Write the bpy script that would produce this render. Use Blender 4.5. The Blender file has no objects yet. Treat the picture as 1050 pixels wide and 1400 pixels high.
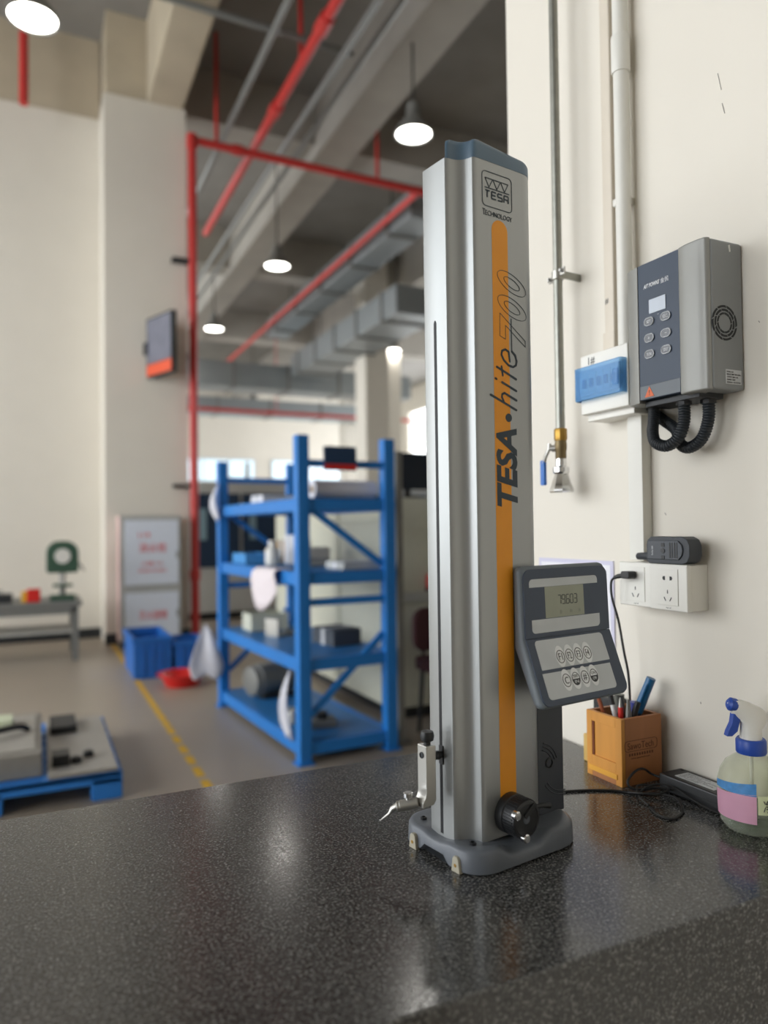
import bpy, bmesh, math, random
from mathutils import Vector, Matrix
random.seed(7)
S = bpy.context.scene
COL = S.collection
R = math.radians
WX = 0.98          # plane of the near right-hand wall
T = 0.863          # top of the granite table

# ------------------------------------------------------------------ camera
cam_d = bpy.data.cameras.new('camera')
cam = bpy.data.objects.new('camera', cam_d); COL.objects.link(cam)
cam_d.sensor_fit = 'VERTICAL'; cam_d.sensor_height = 36.0; cam_d.lens = 36.0 * 1000 / 1400
cam_d.clip_start = 0.02; cam_d.clip_end = 200
cam_d.dof.use_dof = True; cam_d.dof.focus_distance = 1.07; cam_d.dof.aperture_fstop = 2.2
HEAD, PITCH, ROLL = R(25.4), R(1.2), 0.0125
fw = Vector((math.sin(HEAD) * math.cos(PITCH), math.cos(HEAD) * math.cos(PITCH), math.sin(PITCH)))
rt = Vector((math.cos(HEAD), -math.sin(HEAD), 0)); upv = rt.cross(fw)
r3 = rt * math.cos(ROLL) - upv * math.sin(ROLL); u3 = rt * math.sin(ROLL) + upv * math.cos(ROLL)
mw = Matrix((r3, u3, -fw)).transposed().to_4x4(); mw.translation = Vector((0, 0, 1.30))
cam.matrix_world = mw
S.camera = cam

# ------------------------------------------------------------------ sky, daylight, exposure
world = bpy.data.worlds.new('overcast_sky'); S.world = world; world.use_nodes = True
bg = world.node_tree.nodes['Background']
bg.inputs[0].default_value = (0.93, 0.965, 1.0, 1); bg.inputs[1].default_value = 5.0
S.view_settings.view_transform = 'Standard'; S.view_settings.look = 'None'
S.view_settings.gamma = 1.0; S.view_settings.use_curve_mapping = False
S.view_settings.exposure = 0.23
WINDOWS = [(4.3, 9.2, 0.6, 5.6), (-0.9, 3.7, 0.6, 5.0)]     # y0 y1 z0 z1 of the openings in the hall's left wall
FAR_FILL_OPENINGS = [(11.0, 18.5, 0.8, 6.4), (20.5, 28.5, 0.8, 6.4)]  # unseen openings, added to brighten the far hall
RIGHT_FILL_OPENINGS = [(12.0, 19.5, 0.9, 6.3), (21.0, 28.5, 0.9, 6.3)]  # made-up openings on the right, letting fill light reach the machines
for (y0, y1, z0, z1) in WINDOWS + FAR_FILL_OPENINGS + RIGHT_FILL_OPENINGS:
    ld = bpy.data.lights.new('daylight_portal', 'AREA'); ld.shape = 'RECTANGLE'; ld.size = z1 - z0; ld.size_y = y1 - y0
    ld.cycles.is_portal = True
    lo = bpy.data.objects.new('daylight_portal', ld); COL.objects.link(lo)
    right = (y0, y1, z0, z1) in RIGHT_FILL_OPENINGS
    lo.location = (14.8 if right else -6.0, (y0 + y1) / 2, (z0 + z1) / 2); lo.rotation_euler = (0, R(90 if right else -90), 0)
LAMP_POWER = 4.0

# ------------------------------------------------------------------ materials
def lin(c):
    out = []
    for v in c:
        v = v / 255.0
        out.append(v / 12.92 if v <= 0.04045 else ((v + 0.055) / 1.055) ** 2.4)
    return (out[0], out[1], out[2], 1.0)
MATS = {}
def mat(name, col, rough=0.5, metal=0.0, vary=0.06, scale=30.0, bump=0.0, bscale=None, spec=0.5, coat=0.0, stretch=None, emit=None):
    if name in MATS: return MATS[name]
    m = bpy.data.materials.new(name); m.use_nodes = True
    nt = m.node_tree; p = nt.nodes['Principled BSDF']
    p.inputs['Roughness'].default_value = rough; p.inputs['Metallic'].default_value = metal
    p.inputs['Specular IOR Level'].default_value = spec; p.inputs['Coat Weight'].default_value = coat
    tc = nt.nodes.new('ShaderNodeTexCoord'); mp = nt.nodes.new('ShaderNodeMapping')
    nt.links.new(tc.outputs['Object'], mp.inputs['Vector'])
    if stretch: mp.inputs['Scale'].default_value = stretch
    nz = nt.nodes.new('ShaderNodeTexNoise'); nz.inputs['Scale'].default_value = scale; nz.inputs['Detail'].default_value = 4
    nt.links.new(mp.outputs[0], nz.inputs['Vector'])
    mx = nt.nodes.new('ShaderNodeMix'); mx.data_type = 'RGBA'
    c = lin(col)
    mx.inputs[6].default_value = tuple(max(0, v * (1 - vary * 1.5)) for v in c[:3]) + (1,)
    mx.inputs[7].default_value = tuple(min(1, v * (1 + vary * 1.5)) for v in c[:3]) + (1,)
    nt.links.new(nz.outputs['Fac'], mx.inputs[0]); nt.links.new(mx.outputs[2], p.inputs['Base Color'])
    if bump:
        n2 = nt.nodes.new('ShaderNodeTexNoise'); n2.inputs['Scale'].default_value = bscale or scale * 8
        nt.links.new(mp.outputs[0], n2.inputs['Vector'])
        b = nt.nodes.new('ShaderNodeBump'); b.inputs['Strength'].default_value = bump; b.inputs['Distance'].default_value = 0.002
        nt.links.new(n2.outputs['Fac'], b.inputs['Height']); nt.links.new(b.outputs[0], p.inputs['Normal'])
    if emit:
        p.inputs['Emission Color'].default_value = lin(col); p.inputs['Emission Strength'].default_value = emit
    MATS[name] = m
    return m
def clear_mat(name, col, tint, rough=0.08, body=0.1):
    """thin clear plastic: mostly see-through, with a glossy skin"""
    m = bpy.data.materials.new(name); m.use_nodes = True; nt = m.node_tree
    p = nt.nodes['Principled BSDF']; p.inputs['Base Color'].default_value = lin(col); p.inputs['Roughness'].default_value = rough
    tr = nt.nodes.new('ShaderNodeBsdfTransparent'); tr.inputs[0].default_value = lin(tint)
    mx = nt.nodes.new('ShaderNodeMixShader')
    lw = nt.nodes.new('ShaderNodeLayerWeight'); lw.inputs[0].default_value = 0.35
    ma = nt.nodes.new('ShaderNodeMath'); ma.operation = 'MULTIPLY_ADD'; ma.inputs[1].default_value = 0.5; ma.inputs[2].default_value = body; ma.use_clamp = True
    nt.links.new(lw.outputs['Facing'], ma.inputs[0]); nt.links.new(ma.outputs[0], mx.inputs[0])
    nt.links.new(tr.outputs[0], mx.inputs[1]); nt.links.new(p.outputs[0], mx.inputs[2])
    nt.links.new(mx.outputs[0], nt.nodes['Material Output'].inputs[0])
    return m
def granite_mat():
    m = bpy.data.materials.new('granite'); m.use_nodes = True; nt = m.node_tree; p = nt.nodes['Principled BSDF']
    tc = nt.nodes.new('ShaderNodeTexCoord')
    def noise(scale, detail, rough=0.6):
        n = nt.nodes.new('ShaderNodeTexNoise'); n.inputs['Scale'].default_value = scale; n.inputs['Detail'].default_value = detail
        n.inputs['Roughness'].default_value = rough; nt.links.new(tc.outputs['Object'], n.inputs['Vector']); return n
    def ramp(src, stops):
        r = nt.nodes.new('ShaderNodeValToRGB'); nt.links.new(src, r.inputs[0])
        e = r.color_ramp.elements
        e[0].position, e[0].color = stops[0]; e[1].position, e[1].color = stops[1]
        for pos, c in stops[2:]:
            x = e.new(pos); x.color = c
        return r
    g = lambda v, w=1.0: (v, v * 0.99 * w, v * 0.95 * w, 1)
    r1 = ramp(noise(300, 3).outputs['Fac'], [(0.38, g(0.010)), (0.50, g(0.032)), (0.57, g(0.13)), (0.67, g(0.34))])
    r2 = ramp(noise(120, 4).outputs['Fac'], [(0.36, g(0.012)), (0.58, g(0.055)), (0.75, g(0.15))])
    mx = nt.nodes.new('ShaderNodeMix'); mx.data_type = 'RGBA'; mx.inputs[0].default_value = 0.45
    nt.links.new(r1.outputs[0], mx.inputs[6]); nt.links.new(r2.outputs[0], mx.inputs[7])
    nt.links.new(mx.outputs[2], p.inputs['Base Color'])
    p.inputs['IOR'].default_value = 1.62
    r3_ = ramp(noise(260, 2).outputs['Fac'], [(0.35, g(0.13)), (0.7, g(0.25))])
    nt.links.new(r3_.outputs[0], p.inputs['Roughness'])
    b = nt.nodes.new('ShaderNodeBump'); b.inputs['Strength'].default_value = 0.03; b.inputs['Distance'].default_value = 0.0005
    nt.links.new(noise(420, 2).outputs['Fac'], b.inputs['Height']); nt.links.new(b.outputs[0], p.inputs['Normal'])
    return m

WALL = mat('painted_wall', (226, 220, 208), 0.65, vary=0.025, scale=3, bump=0.05, bscale=60)
CONC = mat('raw_concrete', (188, 176, 154), 0.85, vary=0.14, scale=2.2, bump=0.3, bscale=25)
CEIL = mat('shaded_concrete', (138, 135, 130), 0.9, vary=0.16, scale=1.5)  # shade under the ceiling is worked into this darker concrete
FLOOR = mat('epoxy_floor', (158, 146, 130), 0.38, vary=0.08, scale=1.1, bump=0.03)
GRAN = granite_mat()
ALU = mat('anodised_aluminium', (158, 160, 159), 0.36, metal=0.6, vary=0.02, scale=40, stretch=(1, 1, 0.05), bump=0.02, bscale=300)
ALUSIDE = mat('anodised_side', (176, 178, 178), 0.42, metal=0.6, vary=0.03, scale=25)
CAPM = mat('cap_plastic', (84, 106, 124), 0.42)
BASEM = mat('base_casting', (92, 97, 104), 0.42, vary=0.05, scale=60, bump=0.08)
CHAR = mat('charcoal_plastic', (58, 62, 68), 0.45)
BEZEL = mat('bezel_blue_black', (54, 66, 84), 0.42)
SIDEP = mat('panel_side_grey', (104, 112, 118), 0.45)
ORANGE = mat('orange_stripe', (230, 150, 20), 0.5, vary=0.03)
INK = mat('navy_ink', (30, 46, 58), 0.5)
PLATE = mat('keypad_silver', (192, 197, 200), 0.45)
KEYW = mat('key_white', (230, 233, 235), 0.45)
KEYD = mat('key_ink', (48, 50, 52), 0.5)
LCD = mat('lcd_glass', (150, 154, 138), 0.2)
LCDI = mat('lcd_ink', (64, 68, 62), 0.4)
BLACK = mat('black_plastic', (26, 27, 29), 0.42)
BLACKR = mat('black_rubber', (20, 20, 21), 0.55)
SLOT = mat('slot_shade_black', (18, 18, 22), 0.6)
CHROME = mat('chrome', (225, 225, 225), 0.14, metal=1.0, vary=0.02)
STEEL = mat('brushed_steel', (178, 176, 170), 0.35, metal=0.85, vary=0.05)
IVORY = mat('ivory_insert', (170, 164, 146), 0.5)
GALV = mat('galvanised_pipe', (150, 150, 142), 0.38, metal=0.7, vary=0.14, scale=60)
BRASS = mat('brass', (168, 132, 62), 0.4, metal=0.8, vary=0.15, scale=80)
VALVE = mat('aged_brass', (122, 106, 76), 0.45, metal=0.7, vary=0.15, scale=90)
BLUEH = mat('blue_vinyl', (44, 108, 190), 0.4)
PVC = mat('white_pvc', (226, 224, 216), 0.4, vary=0.02)
PVCW = mat('warm_pvc', (214, 204, 188), 0.45, vary=0.02)
GREYB = mat('silver_grey_case', (150, 150, 146), 0.42, metal=0.25, vary=0.03)
GREYD = mat('grey_case_side', (138, 141, 142), 0.48, vary=0.03)
SLATE = mat('slate_blue_panel', (54, 68, 88), 0.36, spec=0.3, vary=0.06, scale=14)
WHITEP = mat('white_plastic', (232, 230, 222), 0.32, vary=0.015)
WHITEI = mat('white_ink', (240, 242, 246), 0.5)
SCREEN = mat('grey_screen', (186, 196, 210), 0.15)
ORANGES = mat('warning_orange', (236, 110, 50), 0.5)
HOSE = mat('corrugated_black', (34, 40, 46), 0.5)
RADIO = mat('radio_black', (50, 55, 62), 0.5)
RADIOF = mat('radio_face', (72, 77, 84), 0.5)
WOODL = mat('bamboo_light', (205, 142, 62), 0.45, vary=0.16, scale=6, stretch=(6, 6, 0.6))
WOODD = mat('bamboo_side', (168, 110, 66), 0.5, vary=0.14, scale=6, stretch=(6, 6, 0.6))
WOODY = mat('bamboo_yellow', (220, 160, 56), 0.45, vary=0.12, scale=6, stretch=(2, 2, 2))
WOODR = mat('bamboo_recess', (120, 62, 30), 0.6)
BURN = mat('burnt_engraving', (96, 54, 34), 0.7)
PAPER = mat('white_paper', (232, 232, 238), 0.6, vary=0.01)
PAPERL = mat('lilac_paper', (206, 204, 224), 0.6, vary=0.01)
PAPERG = mat('grey_print', (158, 160, 172), 0.6)
LABEL = mat('sticker_grey', (196, 198, 200), 0.5)
RACKB = mat('rack_blue', (32, 124, 206), 0.42, vary=0.05, scale=8)
RACKD = mat('rack_shelf_blue', (44, 118, 180), 0.5, vary=0.1, scale=8)
REDP = mat('fire_pipe_red', (198, 56, 52), 0.4)  # red lightened so its colour carries the haze of the hall
GREYP = mat('grey_conduit', (140, 142, 140), 0.45, metal=0.4)
DUCT = mat('duct_metal', (150, 156, 158), 0.4, metal=0.5, vary=0.08, scale=2)
CREAM = mat('cream_machine', (214, 214, 196), 0.45)
WHITEM = mat('machine_white', (216, 220, 222), 0.4)
NAVY = mat('machine_navy', (28, 58, 92), 0.35)
BLUEB = mat('crate_blue', (34, 104, 184), 0.45)
PALB = mat('pallet_blue', (44, 128, 214), 0.5)
REDPL = mat('red_plastic', (214, 36, 30), 0.4)
BAG = mat('white_film', (222, 222, 230), 0.45)
DARKM = mat('dark_metal', (52, 54, 56), 0.5, metal=0.3)
MIDG = mat('mid_grey_metal', (128, 128, 124), 0.5, metal=0.2)
GREENM = mat('green_machine', (58, 88, 70), 0.5)
LENS = mat('lamp_lens', (255, 252, 244), 0.3, emit=10.0)
WINL = mat('window_frame', (200, 204, 206), 0.5)
YELL = mat('yellow_marking', (214, 168, 36), 0.6, vary=0.2, scale=20)
REDI = mat('red_ink', (224, 60, 70), 0.5)
DOORW = mat('cabinet_door_white', (222, 228, 240), 0.4)
ALUF = mat('cabinet_frame', (186, 186, 182), 0.4, metal=0.3)
CLEAR = clear_mat('clear_bottle', (225, 228, 215), (244, 246, 236), 0.12, 0.08)
BLUEC = clear_mat('blue_cover', (110, 170, 222), (205, 228, 244), 0.12, 0.22)

# ------------------------------------------------------------------ mesh builder
class MB:
    def __init__(s): s.v = []; s.f = []
    def add(s, vs, fs):
        o = len(s.v); s.v += [Vector(p) for p in vs]; s.f += [[i + o for i in f] for f in fs]; return s
    def box(s, x0, x1, y0, y1, z0, z1):
        vs = [(x, y, z) for z in (z0, z1) for y in (y0, y1) for x in (x0, x1)]
        return s.add(vs, [(0, 2, 3, 1), (4, 5, 7, 6), (0, 1, 5, 4), (2, 6, 7, 3), (0, 4, 6, 2), (1, 3, 7, 5)])
    def prism(s, pts, a, b, axis='z'):
        n = len(pts)
        def q(p, h):
            return (p[0], p[1], h) if axis == 'z' else ((p[0], h, p[1]) if axis == 'y' else (h, p[0], p[1]))
        vs = [q(p, a) for p in pts] + [q(p, b) for p in pts]
        fs = [list(range(n))[::-1], list(range(n, 2 * n))] + [(i, (i + 1) % n, n + (i + 1) % n, n + i) for i in range(n)]
        return s.add(vs, fs)
    def rings(s, rings, caps=True, closed=False):
        n = len(rings[0]); vs = [p for r in rings for p in r]; fs = []
        m = len(rings)
        for k in range(m - (0 if closed else 1)):
            k2 = (k + 1) % m
            for i in range(n):
                j = (i + 1) % n; fs.append((k * n + i, k * n + j, k2 * n + j, k2 * n + i))
        if caps and not closed: fs += [list(range(n))[::-1], list(range((m - 1) * n, m * n))]
        return s.add(vs, fs)
    def lathe(s, prof, o=(0, 0, 0), d=(0, 0, 1), n=32, caps=True):
        o = Vector(o); d = Vector(d).normalized(); a = d.orthogonal().normalized(); b = d.cross(a)
        rr = [[o + d * h + (a * math.cos(2 * math.pi * i / n) + b * math.sin(2 * math.pi * i / n)) * max(r, 1e-5) for i in range(n)] for r, h in prof]
        return s.rings(rr, caps)
    def cyl(s, p0, p1, r, r1=None, n=20):
        p0 = Vector(p0); p1 = Vector(p1); d = p1 - p0
        return s.lathe([(r, 0), (r if r1 is None else r1, d.length)], p0, d, n)
    def sphere(s, c, r, n=16, sz=1.0):
        k = n // 2
        return s.lathe([(r * math.sin(math.pi * i / k), -r * sz * math.cos(math.pi * i / k)) for i in range(k + 1)], c, (0, 0, 1), n)
    def tube(s, path, r, n=10, closed=False):
        P = [Vector(p) for p in path]; rr = []; a = None
        for i, p in enumerate(P):
            if closed: t = (P[(i + 1) % len(P)] - P[i - 1]).normalized()
            else: t = (P[min(i + 1, len(P) - 1)] - P[max(i - 1, 0)]).normalized()
            if a is None: a = t.orthogonal().normalized()
            a = (a - t * a.dot(t)).normalized(); b = t.cross(a)
            q = r[i] if isinstance(r, (list, tuple)) else r
            rr.append([p + (a * math.cos(2 * math.pi * k / n) + b * math.sin(2 * math.pi * k / n)) * q for k in range(n)])
        return s.rings(rr, True, closed)
    def bar(s, p0, p1, w, h, up=(0, 0, 1)):
        p0 = Vector(p0); p1 = Vector(p1); d = (p1 - p0).normalized(); up = Vector(up)
        if abs(d.dot(up)) > 0.99: up = Vector((0, 1, 0))
        a = d.cross(up).normalized(); b = a.cross(d)
        rr = [[p + a * (x * w / 2) + b * (y * h / 2) for x, y in ((-1, -1), (1, -1), (1, 1), (-1, 1))] for p in (p0, p1)]
        return s.rings(rr)
    def xf(s, m):
        s.v = [m @ p for p in s.v]; return s
    def build(s, name, m, parent=None, bevel=0.0, seg=2, smooth=True, ang=38):
        bm = bmesh.new(); vs = [bm.verts.new(p) for p in s.v]
        for f in s.f:
            try: bm.faces.new([vs[i] for i in f])
            except ValueError: pass
        bmesh.ops.recalc_face_normals(bm, faces=bm.faces)
        if bevel:
            es = [e for e in bm.edges if len(e.link_faces) == 2 and e.calc_face_angle(0) > R(30)]
            bmesh.ops.bevel(bm, geom=es, offset=bevel, segments=seg, profile=0.5, affect='EDGES', clamp_overlap=True)
        nv = None
        if bevel and smooth:      # area-weighted normals keep the wide faces flat beside their bevels
            bm.verts.index_update(); nv = []
            for v in bm.verts:
                n = Vector((0, 0, 0))
                for f in v.link_faces: n += f.normal * f.calc_area()
                nv.append(n.normalized() if n.length > 0 else Vector((0, 0, 1)))
        me = bpy.data.meshes.new(name); bm.to_mesh(me); bm.free()
        if smooth:
            me.shade_smooth(); me.set_sharp_from_angle(angle=R(ang))
            if nv: me.normals_split_custom_set_from_vertices(nv)
        me.materials.append(m)
        o = bpy.data.objects.new(name, me); COL.objects.link(o)
        if parent: o.parent = parent
        return o
def tag(o, label, cat, group=None):
    o['label'] = label; o['category'] = cat
    if group: o['group'] = group
    return o
def thing(name, label, cat, loc=(0, 0, 0), rz=0.0, group=None):
    o = bpy.data.objects.new(name, None); COL.objects.link(o); o.location = loc; o.rotation_euler = (0, 0, rz)
    o.empty_display_size = 0.05
    return tag(o, label, cat, group)
def wthing(name, label, cat, Y, z, group=None):       # hangs on the near wall: local x = to the right along the wall, y = into the wall
    return thing(name, label, cat, (WX, Y, z), R(-90), group)
def struct(o, label=None):
    o['kind'] = 'structure'
    if label: o['label'] = label
    return o
def dup(root, loc, label, group=None):
    r = root.copy(); COL.objects.link(r); r.location = loc; r['label'] = label
    if group: r['group'] = group
    for ch in list(root.children):
        c = ch.copy(); COL.objects.link(c); c.parent = r
        for g in ch.children:
            d = g.copy(); COL.objects.link(d); d.parent = c
    return r
def rrect(x0, x1, y0, y1, r, n=6):
    """rounded rectangle outline; r one radius or (bl, br, tr, tl)"""
    rs = r if isinstance(r, (list, tuple)) else (r,) * 4
    pts = []
    for (cx, cy, a0), q in zip(((x0, y0, 180), (x1, y0, 270), (x1, y1, 0), (x0, y1, 90)), rs):
        if q <= 0: pts.append((cx, cy)); continue
        ox = cx + q if cx == x0 else cx - q; oy = cy + q if cy == y0 else cy - q
        pts += [(ox + q * math.cos(R(a0 + 90 * i / n)), oy + q * math.sin(R(a0 + 90 * i / n))) for i in range(n + 1)]
    return pts
def smooth_path(pts, n=8):
    P = [Vector(p) for p in pts]; P = [P[0]] + P + [P[-1]]; out = []
    for i in range(1, len(P) - 2):
        for k in range(n):
            t = k / n; a, b, c, d = P[i - 1], P[i], P[i + 1], P[i + 2]
            out.append(0.5 * ((2 * b) + (c - a) * t + (2 * a - 5 * b + 4 * c - d) * t * t + (3 * b - a - 3 * c + d) * t ** 3))
    out.append(P[-2]); return out
def text(name, s, m, parent, org, right, up, w=None, h=None, th=0.0003, shear=0.0, bold=0.0, outline=0.0):
    """flat print: lettering fitted into a w x h box whose lower left corner is org"""
    cu = bpy.data.curves.new('lettering', 'FONT'); cu.body = s; cu.size = 1.0; cu.shear = shear; cu.resolution_u = 3
    if outline:
        cu.fill_mode = 'NONE'; cu.bevel_depth = outline; cu.bevel_resolution = 0
    else:
        cu.extrude = 0.5; cu.offset = bold
    ob = bpy.data.objects.new('lettering_tmp', cu); COL.objects.link(ob)
    dg = bpy.context.evaluated_depsgraph_get(); me = bpy.data.meshes.new_from_object(ob.evaluated_get(dg))
    bpy.data.objects.remove(ob); bpy.data.curves.remove(cu)
    xs = [v.co.x for v in me.vertices]; ys = [v.co.y for v in me.vertices]
    if not xs: return None
    x0, x1, y0, y1 = min(xs), max(xs), min(ys), max(ys)
    sy = (h / (y1 - y0)) if h else w / (x1 - x0); sx = (w / (x1 - x0)) if w else sy
    org = Vector(org); right = Vector(right).normalized(); up = Vector(up).normalized(); nrm = right.cross(up)
    for v in me.vertices:
        c = v.co.copy(); v.co = org + right * ((c.x - x0) * sx) + up * ((c.y - y0) * sy) + nrm * (th * (1 if c.z > 0 else 0) if not outline else c.z * min(sx, sy) * 0.5 + th)
    me.materials.clear(); me.materials.append(m); me.name = name
    o = bpy.data.objects.new(name, me); COL.objects.link(o)
    if parent: o.parent = parent
    return o

# ================================================================== the hall
struct(MB().box(-6.2, 15, -6, 30, -0.1, 0).build('floor', FLOOR, smooth=False), 'grey brown epoxy floor of the workshop hall')
struct(MB().box(-6.2, 15, -6, 30, 7.4, 7.6).build('ceiling', CEIL, smooth=False), 'shade-darkened concrete ceiling high above the workshop')
struct(MB().box(WX, WX + 0.26, -3.0, 1.375, 0, 7.4).build('wall_right', WALL, smooth=False), 'cream painted wall beside the granite table')
wr = bpy.data.objects['wall_right']
for (y_, z_, dy, dz) in ((0.800, 1.985, 0.006, 0.030), (0.795, 1.945, 0.004, 0.018), (0.742, 1.600, 0.002, 0.003), (0.865, 1.005, 0.001, 0.003), (0.93, 1.315, 0.003, 0.004), (1.005, 1.425, -0.012, 0.006), (0.775, 1.02, 0.001, 0.003)):
    MB().bar((WX - 0.0002, y_, z_), (WX - 0.0002, y_ + dy, z_ + dz), 0.0012, 0.0006, (1, 0, 0)).build('scuff_mark', mat('scuff', (150, 144, 136), 0.7), wr, smooth=False)
def wall_with_openings(name, x0, x1, ya, yb, z0, z1, holes, m):
    b = MB(); y = ya
    for (h0, h1, v0, v1) in sorted(holes):
        b.box(x0, x1, y, h0, z0, z1); b.box(x0, x1, h0, h1, z0, v0); b.box(x0, x1, h0, h1, v1, z1); y = h1
    b.box(x0, x1, y, yb, z0, z1)
    return b.build(name, m, smooth=False)
struct(wall_with_openings('wall_left', -6.2, -6.0, -6, 9.6, 0, 7.4, WINDOWS, WALL), 'white side wall with tall windows')
for i, (y0, y1, z0, z1) in enumerate(WINDOWS):
    f = MB()
    for k in range(4):
        y = y0 + (y1 - y0) * k / 3; f.box(-6.14, -6.06, y - 0.03, y + 0.03, z0, z1)
    for k in range(3):
        z = z0 + (z1 - z0) * k / 2; f.box(-6.13, -6.07, y0, y1, z - 0.03, z + 0.03)
    struct(f.build('window_%d' % (i + 1), WINL, smooth=False), 'tall metal framed window')
struct(MB().box(-6.2, 15, -6.2, -6, 0, 7.4).build('wall_rear', WALL, smooth=False), 'plain white wall behind the viewer')
struct(MB().box(-6.2, 0.72, 9.6, 9.85, 0, 6.4).build('wall_back', WALL, smooth=False), 'cream painted back wall left of the pillar')
struct(MB().box(-6.2, 0.72, 9.62, 9.85, 6.4, 7.4).build('trim_1', CONC, smooth=False), 'raw concrete beam above the back wall')
struct(MB().box(0.71, 1.645, 8.95, 9.85, 0, 6.4).build('wall_pillar', WALL, smooth=False), 'broad cream painted pillar carrying the red pipe')
struct(MB().box(0.74, 1.62, 8.98, 9.85, 6.4, 7.4).build('trim_2', CONC, smooth=False), 'raw concrete head of the broad pillar')
struct(MB().box(1.2, 1.62, -2, 8.98, 6.4, 7.4).build('trim_3', CONC, bevel=0.02, smooth=False), 'raw concrete beam running to the broad pillar')
struct(MB().box(-6.2, 0.72, 9.585, 9.6, 0, 0.12).build('baseboard_back', DARKM, smooth=False), 'dark skirting along the back wall')
struct(MB().box(0.70, 1.655, 8.935, 8.95, 0, 0.12).build('baseboard_pillar', DARKM, smooth=False), 'dark skirting at the foot of the pillar')
struct(MB().box(-6.2, 15, 29.8, 30, 0, 7.4).build('wall_far', WALL, smooth=False), 'pale far wall of the hall')
struct(wall_with_openings('wall_far_right', 14.8, 15, -6, 30, 0, 7.4, RIGHT_FILL_OPENINGS, WALL), 'pale side wall beyond the machines')
struct(wall_with_openings('wall_far_left', -6.2, -6.0, 9.6, 30, 0, 7.4, FAR_FILL_OPENINGS, WALL), 'pale side wall behind the pillar')
# ceiling beams of the taller bay
n = 4
for (x0, x1, y0, y1, z0, lab) in ((3.55, 4.05, -2, 29.8, 6.5, 'pale concrete beam running the length of the hall'),
                                  (7.3, 7.8, -2, 29.8, 6.5, 'concrete beam over the far machine row'),
                                  (1.62, 14.8, 9.6, 10.1, 6.7, 'nearest concrete cross beam under the ceiling'),
                                  (1.62, 14.8, 14.6, 15.1, 6.6, 'second concrete cross beam under the ceiling'),
                                  (1.62, 14.8, 20.0, 20.5, 6.6, 'third concrete cross beam under the ceiling'),
                                  (-6, 1.2, 5.2, 5.6, 6.8, 'concrete rib under the ceiling of the left bay')):
    struct(MB().box(x0, x1, y0, y1, z0, 7.4).build('trim_%d' % n, CONC if x0 < 0 else mat('grey_concrete', (166, 161, 152), 0.88, vary=0.12, scale=2.2), smooth=False), lab); n += 1
for (x, y, lab) in ((6.35, 14.2, 'slender pale pillar behind the blue rack'), (7.35, 15.6, 'pale pillar further back in the hall'), (9.9, 24.0, 'distant pale pillar near the far wall')):
    struct(MB().box(x, x + 0.55, y, y + 0.55, 0, 7.4).build('wall_column', WALL, smooth=False), lab)
# far windows: framed panes whose own pale blue glow stands for daylight
def far_window(i, x0, x1, z0, z1):
    o = struct(MB().box(x0, x1, 29.74, 29.8, z0, z1).build('window_%d' % i, WINL, smooth=False), 'distant window in the far wall')
    nx = max(1, round((x1 - x0) / 1.1))
    pm = mat('far_pane', (206, 224, 234), 0.15, vary=0.04, emit=0.8)
    for k in range(nx):
        a = x0 + 0.06 + (x1 - x0 - 0.06) * k / nx
        MB().box(a, a + (x1 - x0 - 0.06) / nx - 0.06, 29.71, 29.74, z0 + 0.06, z1 - 0.06).build('pane', pm, o, smooth=False)
far_window(3, 5.0, 8.2, 2.3, 4.2); far_window(4, 8.9, 12.0, 2.3, 4.2); far_window(5, 1.0, 4.4, 2.3, 4.2)
# yellow floor line, worn into dashes
mk = thing('floor_marking', 'dashed yellow line painted along the floor beside the blue rack', 'floor marking', (0.78, 0, 0))
y = 1.9
dash = None
while y < 8.8:
    b = MB().prism([(-0.022, y), (0.022, y), (0.022, y + 0.16), (-0.022, y + 0.16)], 0.0, 0.002).build('dash', YELL, mk, smooth=False)
    y += 0.185 if y > 4.6 else 0.225

# ------------------------------------------------------------------ granite table
tb = thing('granite_table', 'dark speckled granite inspection table in the foreground', 'table', (0, 0, 0))
MB().box(-0.75, 0.972, 0.592, 1.265, T - 0.20, T).build('slab', GRAN, tb, bevel=0.003, seg=2)
for (x, y) in ((-0.62, 0.68), (0.86, 0.68), (-0.62, 1.17), (0.86, 1.17)):
    lg = MB().box(x - 0.04, x + 0.04, y - 0.04, y + 0.04, 0.03, T - 0.24).build('leg', DARKM, tb, bevel=0.004)
    MB().cyl((x, y, 0), (x, y, 0.03), 0.05).build('levelling_foot', STEEL, lg)
MB().box(-0.66, 0.90, 0.64, 1.21, T - 0.24, T - 0.20).build('stand_frame', DARKM, tb, bevel=0.004)

# ------------------------------------------------------------------ fire pipes, conduits, lamps
def pipe_thing(name, label, cat, m, path, r, fittings=(), group=None):
    t = thing(name, label, cat, path[0], 0, group)
    o = Vector(path[0]); MB().tube([Vector(p) - o for p in path], r, 12).build('pipe', m, t)
    for (a, b, q) in fittings: MB().cyl(Vector(a) - o, Vector(b) - o, q, n=14).build('coupling', m, t)
    return t
vp = pipe_thing('fire_pipe', 'red vertical fire pipe running up the pillar edge', 'pipe', REDP, [(1.70, 8.85, 0), (1.70, 8.85, 6.0)], 0.05,
                [((1.70, 8.85, 0.70), (1.70, 8.85, 0.82), 0.065), ((1.70, 8.85, 5.9), (1.70, 8.85, 6.06), 0.065)])
for z in (1.82, 4.52):
    b = MB().box(-0.24, -0.04, -0.03, 0.09, z - 0.02, z + 0.02).build('bracket', DARKM, vp)
pipe_thing('fire_pipe', 'red pipe crossing the hall from the pillar top', 'pipe', REDP, [(1.77, 8.852, 6.0), (5.3, 8.95, 6.0)], 0.05,
           [((2.2, 8.863, 6.0), (2.32, 8.866, 6.0), 0.065), ((4.75, 8.933, 6.0), (4.95, 8.938, 6.0), 0.055)])
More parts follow.
